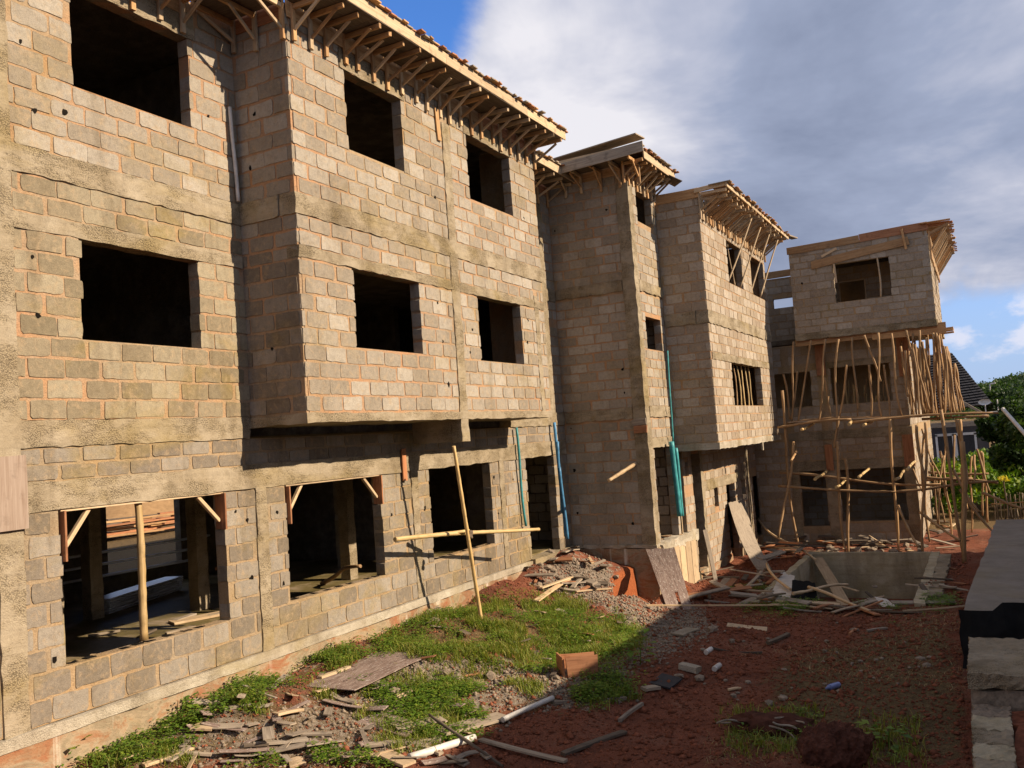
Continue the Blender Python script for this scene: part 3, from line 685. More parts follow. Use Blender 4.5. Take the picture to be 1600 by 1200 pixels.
conc(main, 'door_step', (X0 - .4, X0 + .12, 18.72, 21.1, -3.3, -2.83), mat=M_CONC, step=0.2)
XB = -17.5
for q in ((XB, X0 - .31, 2.6, 23.2, 3.6, 3.86), (XB, X0 - .31, 2.6, 23.2, 0.34, 0.61), (X0 - 0.25, X1 - .31, YA + .25, YE - .25, 3.6, 3.86)): mb = MB(); mb.box(*q); mb.build('floor_or_roof_slab', M_INNER, main)
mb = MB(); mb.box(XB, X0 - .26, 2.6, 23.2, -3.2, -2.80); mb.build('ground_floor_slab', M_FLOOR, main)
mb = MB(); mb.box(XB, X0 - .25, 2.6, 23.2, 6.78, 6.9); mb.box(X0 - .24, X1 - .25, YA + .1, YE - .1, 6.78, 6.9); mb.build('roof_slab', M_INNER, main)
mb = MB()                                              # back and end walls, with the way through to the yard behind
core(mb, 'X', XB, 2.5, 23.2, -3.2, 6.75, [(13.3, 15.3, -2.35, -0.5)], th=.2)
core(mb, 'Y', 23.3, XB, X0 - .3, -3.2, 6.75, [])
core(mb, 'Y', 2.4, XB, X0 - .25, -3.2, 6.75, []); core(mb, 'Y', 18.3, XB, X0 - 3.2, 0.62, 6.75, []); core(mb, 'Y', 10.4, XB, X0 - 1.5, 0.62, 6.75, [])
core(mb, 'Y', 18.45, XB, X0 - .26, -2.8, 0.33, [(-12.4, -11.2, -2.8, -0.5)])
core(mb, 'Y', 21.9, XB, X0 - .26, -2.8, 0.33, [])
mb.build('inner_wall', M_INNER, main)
inner = []
inner += wall_blocks('Y', 21.88, -12.5, X0 - .3, [(-2.8, 0.3, 12)], [], [])
mb = MB()
for bk in inner:
    mm = block_matrix(bk); vs, fs = VARS[random.randrange(14)]; mb.add([mm @ Vector(q) for q in vs], fs)
tag(mb.build('inner_blocks', M_BLOCK, main), kind='stuff')
for x, y in ((-15.1, 11.1), (-13.5, 12.2), (-14.1, 17.3), (-12.6, 15.6), (-12.4, 8.4), (-16.2, 14.6)):
    conc(main, 'inner_column', (x - .13, x + .13, y - .13, y + .13, -2.8, 0.33), amp=0.006)
for o_ in og[:3] + og[4:]:
    y_ = o_[0] + .1
    while y_ < o_[1] - .2:
        mb = MB(); mb.rough(X0 - .155, X0 - .06, y_, y_ + .13, o_[2] - .03, o_[2] + .006, step=.07, amp=.006); mb.build('cavity_shade_pad', M_HOLESHADE, main); y_ += random.choice((.19, .22, .3, .5))  # dark pads on the sill paint the shade inside the hollow blocks
holes(main, 'X', X0, [(6.45, 5.15), (7.0, 4.45), (6.6, 4.35), (6.5, 2.55), (6.5, 0.95), (6.55, 1.85), (6.55, -1.2), (6.6, -2.15), (9.5, -.75), (9.72, -.9), (9.7, -1.3), (9.75, -1.75), (10.35, -.85), (10.4, -1.35), (10.4, -1.95), (9.4, 4.2), (9.35, 5.1), (13.3, -1.2), (14.4, -1.2), (17.2, -.8), (17.3, -1.6), (18.1, -.9), (18.15, -1.9)])
holes(main, 'X', X1, [(10.95, 2.5), (13.3, 5.3), (14.75, 5.2), (13.75, 4.6), (14.65, 4.5), (13.6, 2.6), (14.8, 2.2), (13.7, 1.9), (14.65, 1.75), (17.15, 2.1), (17.3, 1.2), (17.4, 4.9), (13.8, 1.1), (17.25, 2.6), (17.5, 5.6)])
holes(main, 'Y', YA, [(-9.3, 5.2), (-9.45, 4.4), (-9.5, 5.9), (-9.2, 1.6), (-9.5, 2.3)])
# timber roof-gutter formwork
eave(main, (X1, YA, 0), (X1, YE + .1, 0), (1, 0, 0), 6.66, out=0.74, gap=0.40)
eave(main, (X0, 3.0, 0), (X0, YA - .9, 0), (1, 0, 0), 6.62, out=0.80, gap=0.44, deck=False)
eave(main, (X0 + .05, YA, 0), (X1, YA, 0), (0, -1, 0), 6.64, out=0.80, gap=0.36, deck=False)
eave(main, (X0, YE + .2, 0), (X0, YT - .1, 0), (1, 0, 0), 6.55, out=0.8, gap=0.5)
plank('loose_formwork_board', (X1 + .03, 13.95, 6.35), (X1 + .03, 14.0, 5.75), .12, .03, M_WOOD, main, up=(1, 0, 0))
for o_, dz in ((og[0], 0), (og[1], 0)):                 # timber braces left in the ground floor openings
    y0, y1 = o_[0], o_[1]
    plank('opening_side_board', (X0 - .03, y0 + .018, -.47), (X0 - .03, y0 + .018, -1.05), .2, .03, M_WOODR, main, up=(0, 1, 0))
    plank('opening_side_board', (X0 - .03, y1 - .018, -.47), (X0 - .03, y1 - .018, -.98), .2, .03, M_WOODR, main, up=(0, 1, 0))
    plank('opening_brace', (X0 - .05, y0 + .05, -.92), (X0 - .05, y0 + .40, -.48), .06, .05, M_WOODP, main)
    plank('opening_brace', (X0 - .05, y1 - .05, -.85), (X0 - .05, y1 - .42, -.48), .06, .05, M_WOODP, main)
plank('opening_soffit_board', (X0 - .1, og[0][0], -.463), (X0 - .1, og[0][1], -.463), .22, .02, M_WOODP, main)
plank('opening_soffit_board', (X0 - .1, og[1][0], -.463), (X0 - .1, og[1][1], -.463), .22, .02, M_WOODP, main)
plank('wall_board', (X0 + .06, 13.72, -.02), (X0 + .06, 13.72, -.62), .13, .03, M_WOODR, main, up=(1, 0, 0))
plank('column_board', (X0 + .06, 6.13, .22), (X0 + .06, 6.13, -.62), .34, .03, M_WOODK, main, up=(1, 0, 0))
pole('drain_pipe', (X0 + .04, 9.75, 5.35), (X0 + .05, 9.82, 3.9), .03, M_PVC, main, r1=.03, bend=.004)

# ================================================================ STAIR TOWER
tower = thing('stair_tower', 'narrow three storey block stair tower standing between the long wing and the lower wing', 'building', (XT - 1.1, 22.2, -4.3))
BLK = []; cm = MB()
ot = [(21.75, 22.95, 5.47, 6.3), (21.75, 22.95, 2.11, 2.96), (21.6, 23.1, -2.85, -.45)]
ZT = [(3.87, 4.83, 4), (4.83, 6.62, 7)], [(0.62, 1.61, 4), (1.61, 3.55, 8)], [(-2.85, -.45, 9), (-.45, .3, 3)]
ZT = sum(ZT, [])
core(cm, 'Y', YT, X0, XT - .014, -2.85, 6.75, []); core(cm, 'X', XT, YT + .06, 23.5, -2.85, 6.75, ot)
cm.build('mortar_wall', M_MORTAR, tower)
BLK += wall_blocks('Y', YT, X0 + .02, XT - .01, ZT, [], [(-7.76, -7.4, -9, 9)])
BLK += wall_blocks('X', XT, YT, 23.28, ZT, ot, [(21.1, 21.42, -9, 9), (21.4, 23.28, -.45, -.2)])
BLK += wall_blocks('Y', 23.29, -9.6, XT - .26, [(-2.85, .3, 12), (.62, 3.6, 12)], [], [])
lay_blocks(tower, BLK, M_BLOCK)
conc(tower, 'column', (-7.76, XT + .03, YT - .035, 21.42, -2.9, 6.35), step=.14)
conc(tower, 'lintel', (XT - .2, XT + .02, 21.42, 23.27, -.45, -.2))
conc(tower, 'slab_edge', (X0 + .05, -7.78, YT - .03, YT + .2, 3.6, 3.87), (X0 + .05, -7.78, YT - .03, YT + .2, 0.34, 0.62), (XT - .2, XT + .03, 21.43, 23.27, 3.6, 3.87), (XT - .2, XT + .035, 21.43, 23.27, .34, .62), step=.14, amp=.014)
conc(tower, 'plinth', (X0 - .3, XT + .04, YT - .05, 23.9, -4.7, -2.92), mat=M_PLINTH, step=.25)
conc(tower, 'plinth_cap', (X0 + .13, XT + .05, YT - .06, 21.4, -2.915, -2.83), mat=M_CONCP, step=.2, amp=.014)
conc(tower, 'formwork_clad_sill', (XT - .2, XT + .07, 21.45, 24.6, -3.15, -2.86), mat=M_CONCP, step=.15, amp=.03)
mb = MB(); mb.box(X0, XT - .25, YT + .25, 23.2, 6.76, 6.86); mb.box(X0, XT - .25, YT + .25, 23.3, 3.62, 3.86); mb.box(X0, XT - .25, YT + .25, 23.3, .36, .6); mb.box(X0 - .2, X0, YT + .2, 23.4, -2.85, 6.7); mb.box(X0, XT - .25, 23.3, 23.5, -2.85, 6.7)
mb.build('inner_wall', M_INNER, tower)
holes(tower, 'Y', YT, [(-8.05, 5.75), (-9.55, 5.45), (-7.95, 2.6), (-7.95, 2.3), (-7.95, 1.6), (-7.95, 1.0), (-9.5, .2), (-9.5, -.9), (-9.5, -2.0), (-8.0, -2.3)])
eave(tower, (X0 + .5, YT, 0), (XT + .35, YT, 0), (0, -1, 0), 6.72, out=0.80, gap=0.44, fascia=True, deck=False)
plank('gutter_board', (X0 + .5, YT - .86, 6.78), (XT + .78, YT - .86, 6.9), .26, .03, M_WOODG, tower, up=(0, -1, 0))
plank('roof_edge_board', (X0 + .4, YT - .5, 7.12), (XT + .7, YT - .75, 7.2), .5, .03, M_WOODG, tower)
eave(tower, (XT, YT - .3, 0), (XT, 23.25, 0), (1, 0, 0), 6.70, out=0.58, gap=0.27)
for k in range(9):
    plank('roof_edge_board', (XT - .3, 20.6 + k * .3, 7.05), (XT + .68 + random.uniform(-.1, .1), 20.6 + k * .3, 7.02 + random.uniform(-.03, .03)), .26, .02, M_WOODG, tower)
plank('torn_roof_sheet', (XT + .35, 22.9, 6.88), (XT + .74, 23.25, 6.64), .5, .02, M_WOODD, tower)
plank('corner_form_board', (XT - .35, YT - .06, .22), (XT + .03, YT - .06, .24), .16, .04, M_WOODG, tower, up=(0, -1, 0))
plank('corner_form_board', (XT - .3, YT - .075, .05), (XT + .05, YT - .075, .05), .19, .05, M_WOODR, tower, up=(0, -1, 0))

# ================================================================ LOWER WING
wing = thing('block_wing', 'lower block wing whose upper floors overhang a wall with a door and slit windows', 'building', (-7.5, 27.5, -4.3))
BLK = []; cm = MB(); Y3, E3 = 23.3, 31.3
p3 = [(26.0, 27.8, 4.2, 5.5), (29.0, 31.0, 4.2, 5.5), (25.4, 29.2, .55, 1.8)]
ZB = [(3.12, 4.2, 4), (4.2, 5.5, 5), (5.5, 6.2, 3), (-.42, .55, 4), (.55, 1.8, 5), (2.0, 2.78, 3)]
core(cm, 'Y', Y3, -7.45, X3 - .014, -.55, 6.2, []); core(cm, 'X', X3, Y3 + .06, E3, -.55, 6.2, p3); cm.box(-7.4, X3 - .014, E3 - .2, E3 - .012, -.55, 6.2)
BLK += wall_blocks('Y', Y3, -7.43, X3 - .01, ZB + [(1.8, 2.0, 1)], [], []); BLK += wall_blocks('X', X3, Y3, E3, ZB, p3, [])
pg = [(28.3, 29.4, -4.4, -1.92), (26.84, 27.3, -2.48, -1.88), (30.35, 30.85, -2.45, -1.85), (24.75, 25.5, -4.4, -.75), (32.0, 33.4, -4.2, -1.9), (23.45, 23.85, -4.4, -.6), (24.1, 24.4, -1.35, -.95)]
core(cm, 'X', XT, Y3 + .02, 34.0, -4.35, -.56, pg)
cm.build('mortar_wall', M_MORTAR, wing)
BLK += wall_blocks('X', XT, 23.86, 33.9, [(-4.1, -1.9, 9), (-1.6, -.58, 4)], pg, [(25.5, 25.78, -9, 9), (31.2, 31.45, -9, 9)])
lay_blocks(wing, BLK, M_BLOCKC)
conc(wing, 'slab_edge', (X3 - .3, X3 + .03, Y3 - .02, E3 + .02, 2.78, 3.12), (-7.42, X3 - .32, Y3 - .03, Y3 + .2, 2.78, 3.12), step=.16, amp=.014)
conc(wing, 'overhang_slab', (XT + .02, X3 + .03, Y3 - .04, E3 + .03, -.62, -.44), step=.2, amp=.01, mat=M_CONCP)
conc(wing, 'lintel', (X3 - .2, X3 + .015, Y3 + .1, E3 - .02, 1.8, 2.0), (XT - .2, XT + .016, 25.8, 31.2, -1.9, -1.6))
conc(wing, 'column', (XT - .3, XT + .03, 25.5, 25.78, -4.3, -.65), (XT - .2, XT + .02, 31.2, 31.45, -4.2, -.65), step=.16)
conc(wing, 'plinth', (XT - .3, XT + .06, 23.92, 28.25, -4.8, -4.08), (XT - .3, XT + .06, 29.45, 33.5, -4.8, -4.05), mat=M_PLINTH, step=.22, amp=.02)
mb = MB(); mb.box(-13, X3 - .31, Y3 + .25, E3 - .25, 2.82, 3.1); mb.box(-13, XT - .22, Y3 + .25, 34, -.6, -.44); mb.box(-13, X3 - .3, Y3 + .25, E3 - .2, 6.21, 6.3); mb.box(-13.2, -13, Y3, 34, -4.4, 6.2); mb.box(-13, XT - .22, 33.9, 34.1, -4.4, -.6); mb.box(-13, -7.4, E3 - .2, E3, -.4, 6.2); mb.box(-13, XT - .3, 25.85, 26.0, -4.4, -.62); mb.box(-13, -7.4, 28.3, 28.45, -.4, 6.2)
mb.box(-13, XT - .25, Y3 + .25, 34, -4.9, -4.3)
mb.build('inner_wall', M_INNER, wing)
eave(wing, (X3, Y3 - .1, 0), (X3, E3 + .1, 0), (1, 0, 0), 6.22, out=0.80, gap=0.30, drop=.62, fascia=False, deck=True, board=False, fz=-.1, soffit=False)
eave(wing, (X3, Y3 + .1, 0), (X3, E3 - .2, 0), (1, 0, 0), 6.12, out=0.74, gap=0.42, drop=.5, fascia=False, deck=False, board=False, soffit=False)
plank('wall_plate_board', (-7.4, Y3 - .03, 6.32), (-6.2, Y3 - .03, 6.31), .26, .03, M_WOOD, wing, up=(0, -1, 0))
plank('roof_edge_board', (-6.3, Y3 - .06, 6.36), (-5.4, Y3 - .06, 6.40), .12, .05, M_WOODP, wing, up=(0, -1, 0))
plank('eave_end_plank', (-5.6, 31.0, 6.46), (-5.45, 33.2, 6.62), .22, .05, M_WOODG, wing)
for k in range(6): plank('eave_edge_plank', (-5.42, 23.2 + k * 1.4, 6.36), (-5.42, 24.7 + k * 1.4, 6.36), .10, .04, M_WOODP, wing, up=(1, 0, 0))
for y0, y1, yy in ((26.2, 27.0, 26.1), (27.5, 28.3, 27.6), (29.2, 29.6, 29.0), (29.9, 30.9, 30.4)):
    pole('window_strut', (X3 - .05, yy, 4.25), (X3 + .62, y1, 6.25), .03, M_WOODP, wing, bend=.006)
pole('window_strut', (X3 - .1, 27.1, 4.22), (X3 - .1, 26.6, 5.5), .025, M_WOODP, wing); pole('window_strut', (X3 - .1, 29.5, 4.22), (X3 - .1, 29.4, 5.5), .025, M_WOODP, wing)
for k in range(7): pole('window_prop', (X3 - .22, 25.6 + k * .5, .5), (X3 - .25, 25.55 + k * .5 + random.uniform(-.12, .12), 1.85), .03, random.choice((M_POLE, M_BAMBOO)), wing)
plank('slab_stub', (X3 - .02, 28.6, -.6), (X3 - .02, 28.6, -.86), .1, .06, M_CONCP, wing, up=(1, 0, 0))

# ================================================================ FAR BUILDING
farb = thing('far_building', 'far unfinished building with an overhanging top floor propped on wooden poles', 'building', (-3.5, 34, -4.3))
BLK = []; cm = MB(); YF, YR = 30.5, 31.6; FL, FR, GR = -5.25, -1.0, -2.1
f3 = [(-3.87, -2.19, 3.75, 5.02)]; f2 = [(-4.42, -2.56, .43, 1.69)]
fg = [(-5.72, -4.92, -3.65, -1.76), (-4.45, -2.35, -3.5, -1.76)]
core(cm, 'Y', YF, FL, FR - .013, 2.85, 5.68, f3); core(cm, 'X', FR, YF + .06, 36.5, 2.85, 5.6, [(33.2, 34.0, 4.0, 5.0)])
core(cm, 'X', FL + .22, YF + .25, 36.5, 2.85, 5.6, [])
core(cm, 'Y', YR, -7.2, GR - .013, -4.4, 2.6, f2 + fg + [(-7.0, -5.1, .45, 1.65)]); core(cm, 'X', GR, YR + .06, 44, -4.4, 2.6, [(33.5, 34.4, .4, 1.6)])
core(cm, 'Y', 34.5, FL + .2, FR - .21, 2.84, 5.5, [(-4.25, -3.32, 4.2, 4.97)], th=.2); core(cm, 'Y', 34.5, -9.0, GR - .21, -4.4, 2.6, [], th=.2); core(cm, 'Y', 36.3, FL + .2, FR - .22, 2.84, 5.5, [])
core(cm, 'Y', 34.9, -9.0, FL + .1, 2.84, 4.28, [])
core(cm, 'Y', 33.2, -9.0, FL - .02, 2.85, 5.25, [(-6.4, -5.6, 4.15, 4.5)])
cm.build('mortar_wall', M_MORTARG, farb)
BLK += wall_blocks('Y', YF, FL, FR - .01, [(2.85, 3.75, 4), (3.75, 5.02, 5), (5.02, 5.66, 3)], f3, []); BLK += wall_blocks('X', FR, YF, 36.4, [(2.85, 5.58, 11)], [(33.2, 34.0, 4.0, 5.0)], [])
BLK += wall_blocks('Y', YR, -7.2, -6.02, [(-4.2, -.7, 14), (-.42, .45, 3), (1.65, 2.55, 4)], [(-7.0, -5.1, .45, 1.65)], [])
BLK += wall_blocks('Y', YR, -6.0, GR - .01, [(-4.2, -3.55, 2), (-3.5, -1.76, 7), (-1.42, -.7, 3), (-.42, .43, 3), (.43, 1.69, 5), (1.9, 2.55, 2)], f2 + fg + [(-7.0, -5.1, .45, 1.65)], [(-4.86, -4.52, -9, 9), (-2.42, -2.1, -9, -1), (-6.0, -5.78, -9, 9)])
BLK += wall_blocks('X', GR, YR, 44, [(-4.2, -.7, 14), (-.42, 2.6, 12)], [(33.5, 34.4, .4, 1.6)] + [(37 + k * .7, 37.35 + k * .7, -2.6, -1.2) for k in range(4)], [])
BLK += wall_blocks('Y', 33.2, -9.0, FL - .02, [(2.85, 5.2, 9)], [(-6.4, -5.6, 4.15, 4.5)], [])
BLK += wall_blocks('Y', 34.49, FL + .25, FR - .25, [(2.85, 5.5, 11)], [(-4.25, -3.32, 4.2, 4.97)], [])
BLK += wall_blocks('Y', 34.49, -6.2, GR - .3, [(-4.2, -.75, 14)], [], [])
lay_blocks(farb, BLK, M_BLOCKC)
conc(farb, 'slab_edge', (FL - .02, FR + .03, YF - .03, YF + .2, 2.64, 2.85), (FR - .2, FR + .03, YF + .22, 36.5, 2.64, 2.85), (-6.0, GR + .03, YR - .03, YR + .18, -.72, -.44), step=.2, amp=.014)
conc(farb, 'lintel', (-6.0, GR + .01, YR - .016, YR + .2, -1.76, -1.44), (-4.6, -2.4, YR - .016, YR + .2, 1.69, 1.9), step=.25)
conc(farb, 'column', (-4.86, -4.52, YR - .03, YR + .18, -4.3, -1.78), (-2.42, GR + .02, YR - .03, YR + .2, -4.3, -1.78), (-6.0, -5.78, YR - .03, YR + .18, -4.3, -1.78), step=.2)
for q in ((-9, FL - .02, YR + .24, 36.4, 2.66, 2.83), (FL + .2, FR - .25, 32.0, 36.2, 5.69, 5.78), (FL + .02, FR - .22, YF + .22, 36.4, 2.66, 2.83), (-7.2, GR - .24, YR + .24, 44, -.7, -.45), (-7.2, GR - .24, YR + .3, 44, -4.5, -4.25)):  # second box: unseen part roof, shaped to dim the top room
    mb = MB(); mb.box(*q); mb.build('floor_or_roof_slab', M_INNER, farb)
plank('wall_plate_board', (FL - .05, YF - .02, 5.68), (-3.0, YF - .02, 5.73), .24, .03, M_WOOD, farb, up=(0, -1, 0)); plank('wall_plate_board', (-3.0, YF - .022, 5.74), (FR + .02, YF - .022, 5.80), .26, .03, M_WOODR, farb, up=(0, -1, 0))
plank('lintel_form_board', (-4.55, YF - .04, 5.08), (-1.55, YF - .04, 5.42), .26, .04, M_WOOD, farb, up=(0, -1, 0)); plank('form_cleat', (-1.72, YF - .075, 5.8), (-1.64, YF - .075, 5.15), .07, .04, M_WOOD, farb, up=(0, -1, 0))
plank('form_offcut', (-4.2, YF - .07, 5.32), (-3.7, YF - .07, 5.52), .08, .03, M_WOODP, farb, up=(0, -1, 0))
plank('window_batten', (-3.84, YF - .02, 5.05), (-3.82, YF - .02, 4.4), .06, .04, M_WOODP, farb, up=(0, -1, 0)); pole('window_batten', (-2.52, YF + .02, 3.76), (-2.52, YF + .02, 5.1), .03, M_WOODP, farb)
for k, (x, y) in enumerate(((-4.23, 4.1), (-3.34, 4.1))): plank('inner_window_frame', (x, 34.45, 4.2), (x, 34.45, 4.97), .05, .03, M_WOODP, farb, up=(0, -1, 0))
plank('inner_window_frame', (-4.25, 34.44, 4.97), (-3.32, 34.44, 4.97), .05, .03, M_WOODP, farb, up=(0, -1, 0))
plank('slab_form_board', (FL - .05, YF + .1, 2.56), (-2.9, YF + .1, 2.58), .22, .04, M_WOOD, farb, up=(0, -1, 0)); plank('slab_form_board', (-2.9, YF + .1, 2.58), (FR + .25, YF + .1, 2.56), .34, .04, M_WOOD, farb, up=(0, -1, 0))
plank('soffit_form_sheet', (FL, 31.1, 2.60), (FR, 31.1, 2.60), 1.1, .03, M_WOODR, farb)
for k in range(4): plank('form_joist', (-1.4, YF + .1 + k * .25, 2.5 - .05 * (k % 3)), (FR + .45, YF + .1 + k * .25, 2.5 - .05 * (k % 3) + .03), .05, .06, M_WOOD, farb)
plank('beam_form_board', (-4.7, YR - .06, 2.5), (-4.7, YR - .06, 1.45), .3, .03, M_WOODR, farb, up=(0, -1, 0)); plank('beam_form_board', (-2.1, YR - .06, 2.5), (-2.1, YR - .06, 1.2), .35, .03, M_WOODR, farb, up=(0, -1, 0))
plank('column_form_board', (-4.7, YR - .06, -.9), (-4.7, YR - .06, -1.78), .24, .03, M_WOODR, farb, up=(0, -1, 0)); plank('column_form_board', (-2.22, YR - .06, -.72), (-2.22, YR - .06, -1.75), .32, .03, M_WOODR, farb, up=(0, -1, 0))
plank('wall_plate_board', (-8.5, 33.16, 5.35), (FL, 33.16, 5.4), .25, .03, M_WOOD, farb, up=(0, -1, 0)); plank('slab_form_board', (-8.5, 32.4, 2.2), (FL + .3, 32.4, 2.25), .36, .03, M_WOODR, farb, up=(0, -1, 0))
eave(farb, (FR, YF - .05, 0), (FR, 36.6, 0), (1, 0, 0), 5.5, out=0.62, gap=0.22, drop=.75, fascia=False, board=False, deck=False, slope=.25, soffit=False)
s = YF - .1
while s < 36.8:
    plank('deck_board', (FR - .2, s, 5.88), (FR + .68 + random.uniform(-.04, .08), s, 5.86 + random.uniform(-.03, .03)), .13, .03, random.choice((M_WOOD, M_WOODR)), farb); s += .2
holes(farb, 'Y', YF, [(-4.9, 4.55), (-1.65, 5.0)])

KF = 1.035
farb.location = farb.location * KF; farb.scale = (KF, KF, KF)
# scaffold of bush poles round the far building: every pole its own thing
def pp(label, group, p0, p1, r, mat=M_POLE, **kw):
    return pole('scaffold_pole', p0, p1, r, mat, label=label, cat='pole', group=group, **kw)
YP = 30.75
props = [(1240, 534, 1237, 662), (1267, 532, 1247, 660), (1290, 530, 1279, 660), (1310, 530, 1309, 664), (1331, 527, 1340, 656), (1350, 524, 1376, 596), (1372, 520, 1378, 655), (1393, 521, 1410, 652), (1416, 516, 1432, 650), (1437, 516, 1443, 648), (1246, 580, 1236, 655), (1224, 585, 1234, 655), (1323, 570, 1312, 650), (1358, 570, 1361, 652), (1381, 570, 1390, 656), (1288, 590, 1299, 655), (1426, 545, 1436, 648), (1414, 548, 1419, 620), (1430, 538, 1452, 640)]
for (u0, v0, u1, v1) in props:
    yy = YP + random.uniform(0.05, .9)
    pp('thin bush pole propping the overhanging top floor of the far building', 'props under the far overhang', onY(u0, v0, yy), onY(u1, v1, yy - .1), .038)
for k in range(34):
    u = random.uniform(1412, 1454); yy = random.uniform(31.2, 33.5); a = onY(u - random.uniform(0, 10), random.uniform(520, 560), yy); b_ = onY(u + random.uniform(2, 16), 648, yy)
    pp('thin bush pole propping the overhanging top floor of the far building', 'props under the far overhang', a, b_, random.uniform(.028, .04))
for k in range(24):
    u = random.uniform(1460, 1496); yy = random.uniform(30.8, 32.8); v0 = 520 + max(0, (u - 1470)) * 2.2
    pp('tall bush pole standing at the right corner of the far scaffold', 'corner poles of the far scaffold', onY(u - 3 + random.uniform(-4, 3), v0, yy), onY(u + random.uniform(2, 12), random.uniform(640, 655), yy), random.uniform(.03, .042))
for k, (u0, v0, u1, v1) in enumerate(((1222, 610, 1250, 852), (1309, 650, 1304, 700), (1308, 690, 1321, 860), (1391, 655, 1403, 860), (1321, 715, 1324, 850), (1470, 640, 1506, 868), (1496, 655, 1509, 760), (1446, 660, 1441, 858), (1432, 664, 1446, 760), (1500, 655, 1512, 755), (1494, 655, 1504, 755))):
    yy = 30.4 if k < 5 else 30.0
    a, b_ = onY(u0, v0, yy), onY(u1, v1, yy)
    if v1 > 840: b_[2] = height(b_[0], b_[1]) - .1
    pp(('leftmost tall upright pole of the far scaffold, beside the lower wing', 'upper piece of the upright before the middle of the far building', 'lower piece of the upright before the middle of the far building', 'upright pole before the wide ground floor opening, near its right end', 'second pole tied behind the middle upright of the far scaffold', 'long upright leaning past the right corner of the far building', 'outer upright pole right of the big scaffold post', 'upright standing close to the corner column of the far building', 'upright just right of the corner column', 'outermost thin upright of the far scaffold', 'thin upright just inside the outermost one')[k], 'uprights of the far scaffold', a, b_, .05)
for k, (u0, v0, u1, v1, y_) in enumerate(((1218, 738, 1470, 757, 31.1), (1216, 759, 1400, 768, 30.3), (1400, 768, 1560, 752, 30.2), (1215, 668, 1330, 655, 30.3), (1225, 662, 1440, 650, 31.0), (1330, 660, 1560, 645, 30.4), (1440, 655, 1545, 650, 31.2), (1440, 745, 1560, 755, 30.6), (1445, 750, 1520, 748, 31.8), (1450, 738, 1545, 740, 32.2))):
    pp(('upper of two level poles across the ground floor openings', 'lower level pole across the ground floor openings, left length', 'lower level pole across the openings, right length running past the corner', 'front edge pole of the low platform, left length', 'rear edge pole of the low platform', 'front edge pole of the low platform, right length', 'pole at the right end of the low platform', 'level pole running right from the corner post at sill height', 'short level pole behind the big scaffold post', 'highest short level pole right of the corner')[k], 'ledgers of the far scaffold', onY(u0, v0, y_), onY(u1, v1, y_), .045)
for (u0, v0, u1, v1) in ((1240, 690, 1216, 840), (1244, 705, 1236, 720), (1403, 790, 1435, 855), (1437, 800, 1500, 845), (1500, 765, 1555, 835), (1535, 770, 1600, 795), (1490, 735, 1530, 800)):
    a, b_ = onY(u0, v0, 30.2), onY(u1, v1, 29.4)
    pp('slanting bush pole bracing the far scaffold', 'braces of the far scaffold', a, b_, .045)
for u, v in ((1277, 745), (1310, 757), (1345, 742), (1402, 745), (1420, 730), (1330, 660), (1256, 668), (1353, 661)):
    p_ = Vector(onY(u, v, 30.3)); pp('short cross pole jutting from the far scaffold', 'cross poles of the far scaffold', p_ - Vector((.03, .3, .06)), p_ + Vector((.1, 1.4, .1)), .05, M_BAMBOO)
for k in range(7):
    a = onY(1232 + k * 3, 660 - k * .4, 30.5 + .12 * k); b_ = onY(1432 + k * 14, 651 - k, 30.5 + .12 * k)
    plank('platform_board', a, b_, .11, .03, random.choice((M_WOOD, M_WOODG)), label='long narrow board laid along the platform of the far scaffold', cat='board', group='boards on the far scaffold platform', warp=.03)
for k in range(22):
    u = random.uniform(1424, 1545); yy = random.uniform(30.0, 34); v0 = random.uniform(660, 745); l_ = random.uniform(40, 120)
    pp('thin bush pole standing or leaning in the tangle right of the far building', 'tangle of poles right of the far building', onY(u - random.uniform(-8, 12), v0, yy), onY(u + random.uniform(-4, 14), min(850, v0 + l_), yy - random.uniform(0, .8)), random.uniform(.025, .04))
for k in range(22):
    u = random.uniform(1302, 1388); yy = random.uniform(33.2, 34.6); l_ = random.uniform(15, 55)
    pp('thin pole standing in the dark room behind the far middle window', 'poles stored behind the far window', onY(u - random.uniform(-3, 3), 640 - l_, yy), onY(u, 640, yy), .026, random.choice((M_POLE, M_BAMBOO)))
big = pp('thickest scaffold post, standing in front of the corner of the far building', None, Vector(onY(1503, 690, 28)), gz(-.82, 28.0, -.1), .085)

# ================================================================ SEPTIC TANK, TERRACE
x0, x1, y0, y1 = PIT; tank = thing('concrete_tank', 'open rectangular concrete tank sunk in the ground before the far building', 'tank', ((x0 + x1) / 2, 25, -4.2))
conc(tank, 'tank_wall', (x0 - .15, x1 + .15, y1 - .02, y1 + .18, -5.7, -4.10), (x0 - .18, x0 + .02, y0, y1 - .03, -5.7, -4.14), (x1 - .02, x1 + .2, y0, y1 - .03, -5.7, -4.08), mat=M_PIT, step=.3, amp=.012)
conc(tank, 'tank_front_wall', (x0 + .03, x1 - .03, y0 - .05, y0 + .12, -5.7, -4.2), mat=M_PIT, step=.3, amp=.012)
mb = MB(); mb.box(x0, x1, y0, y1, -5.8, -5.45); mb.build('tank_floor', M_SOIL, tank)
conc(tank, 'rim_coping', (x1 + .21, x1 + .5, y0 + 1, y1 - .5, -4.3, -4.08), mat=M_CONC, step=.2, amp=.02)
ter = thing('terrace', 'raised grey concrete terrace along the right edge of the yard', 'terrace', (1, 22, -4.2))
mb = MB(); n = 26; vs = []; fs = []
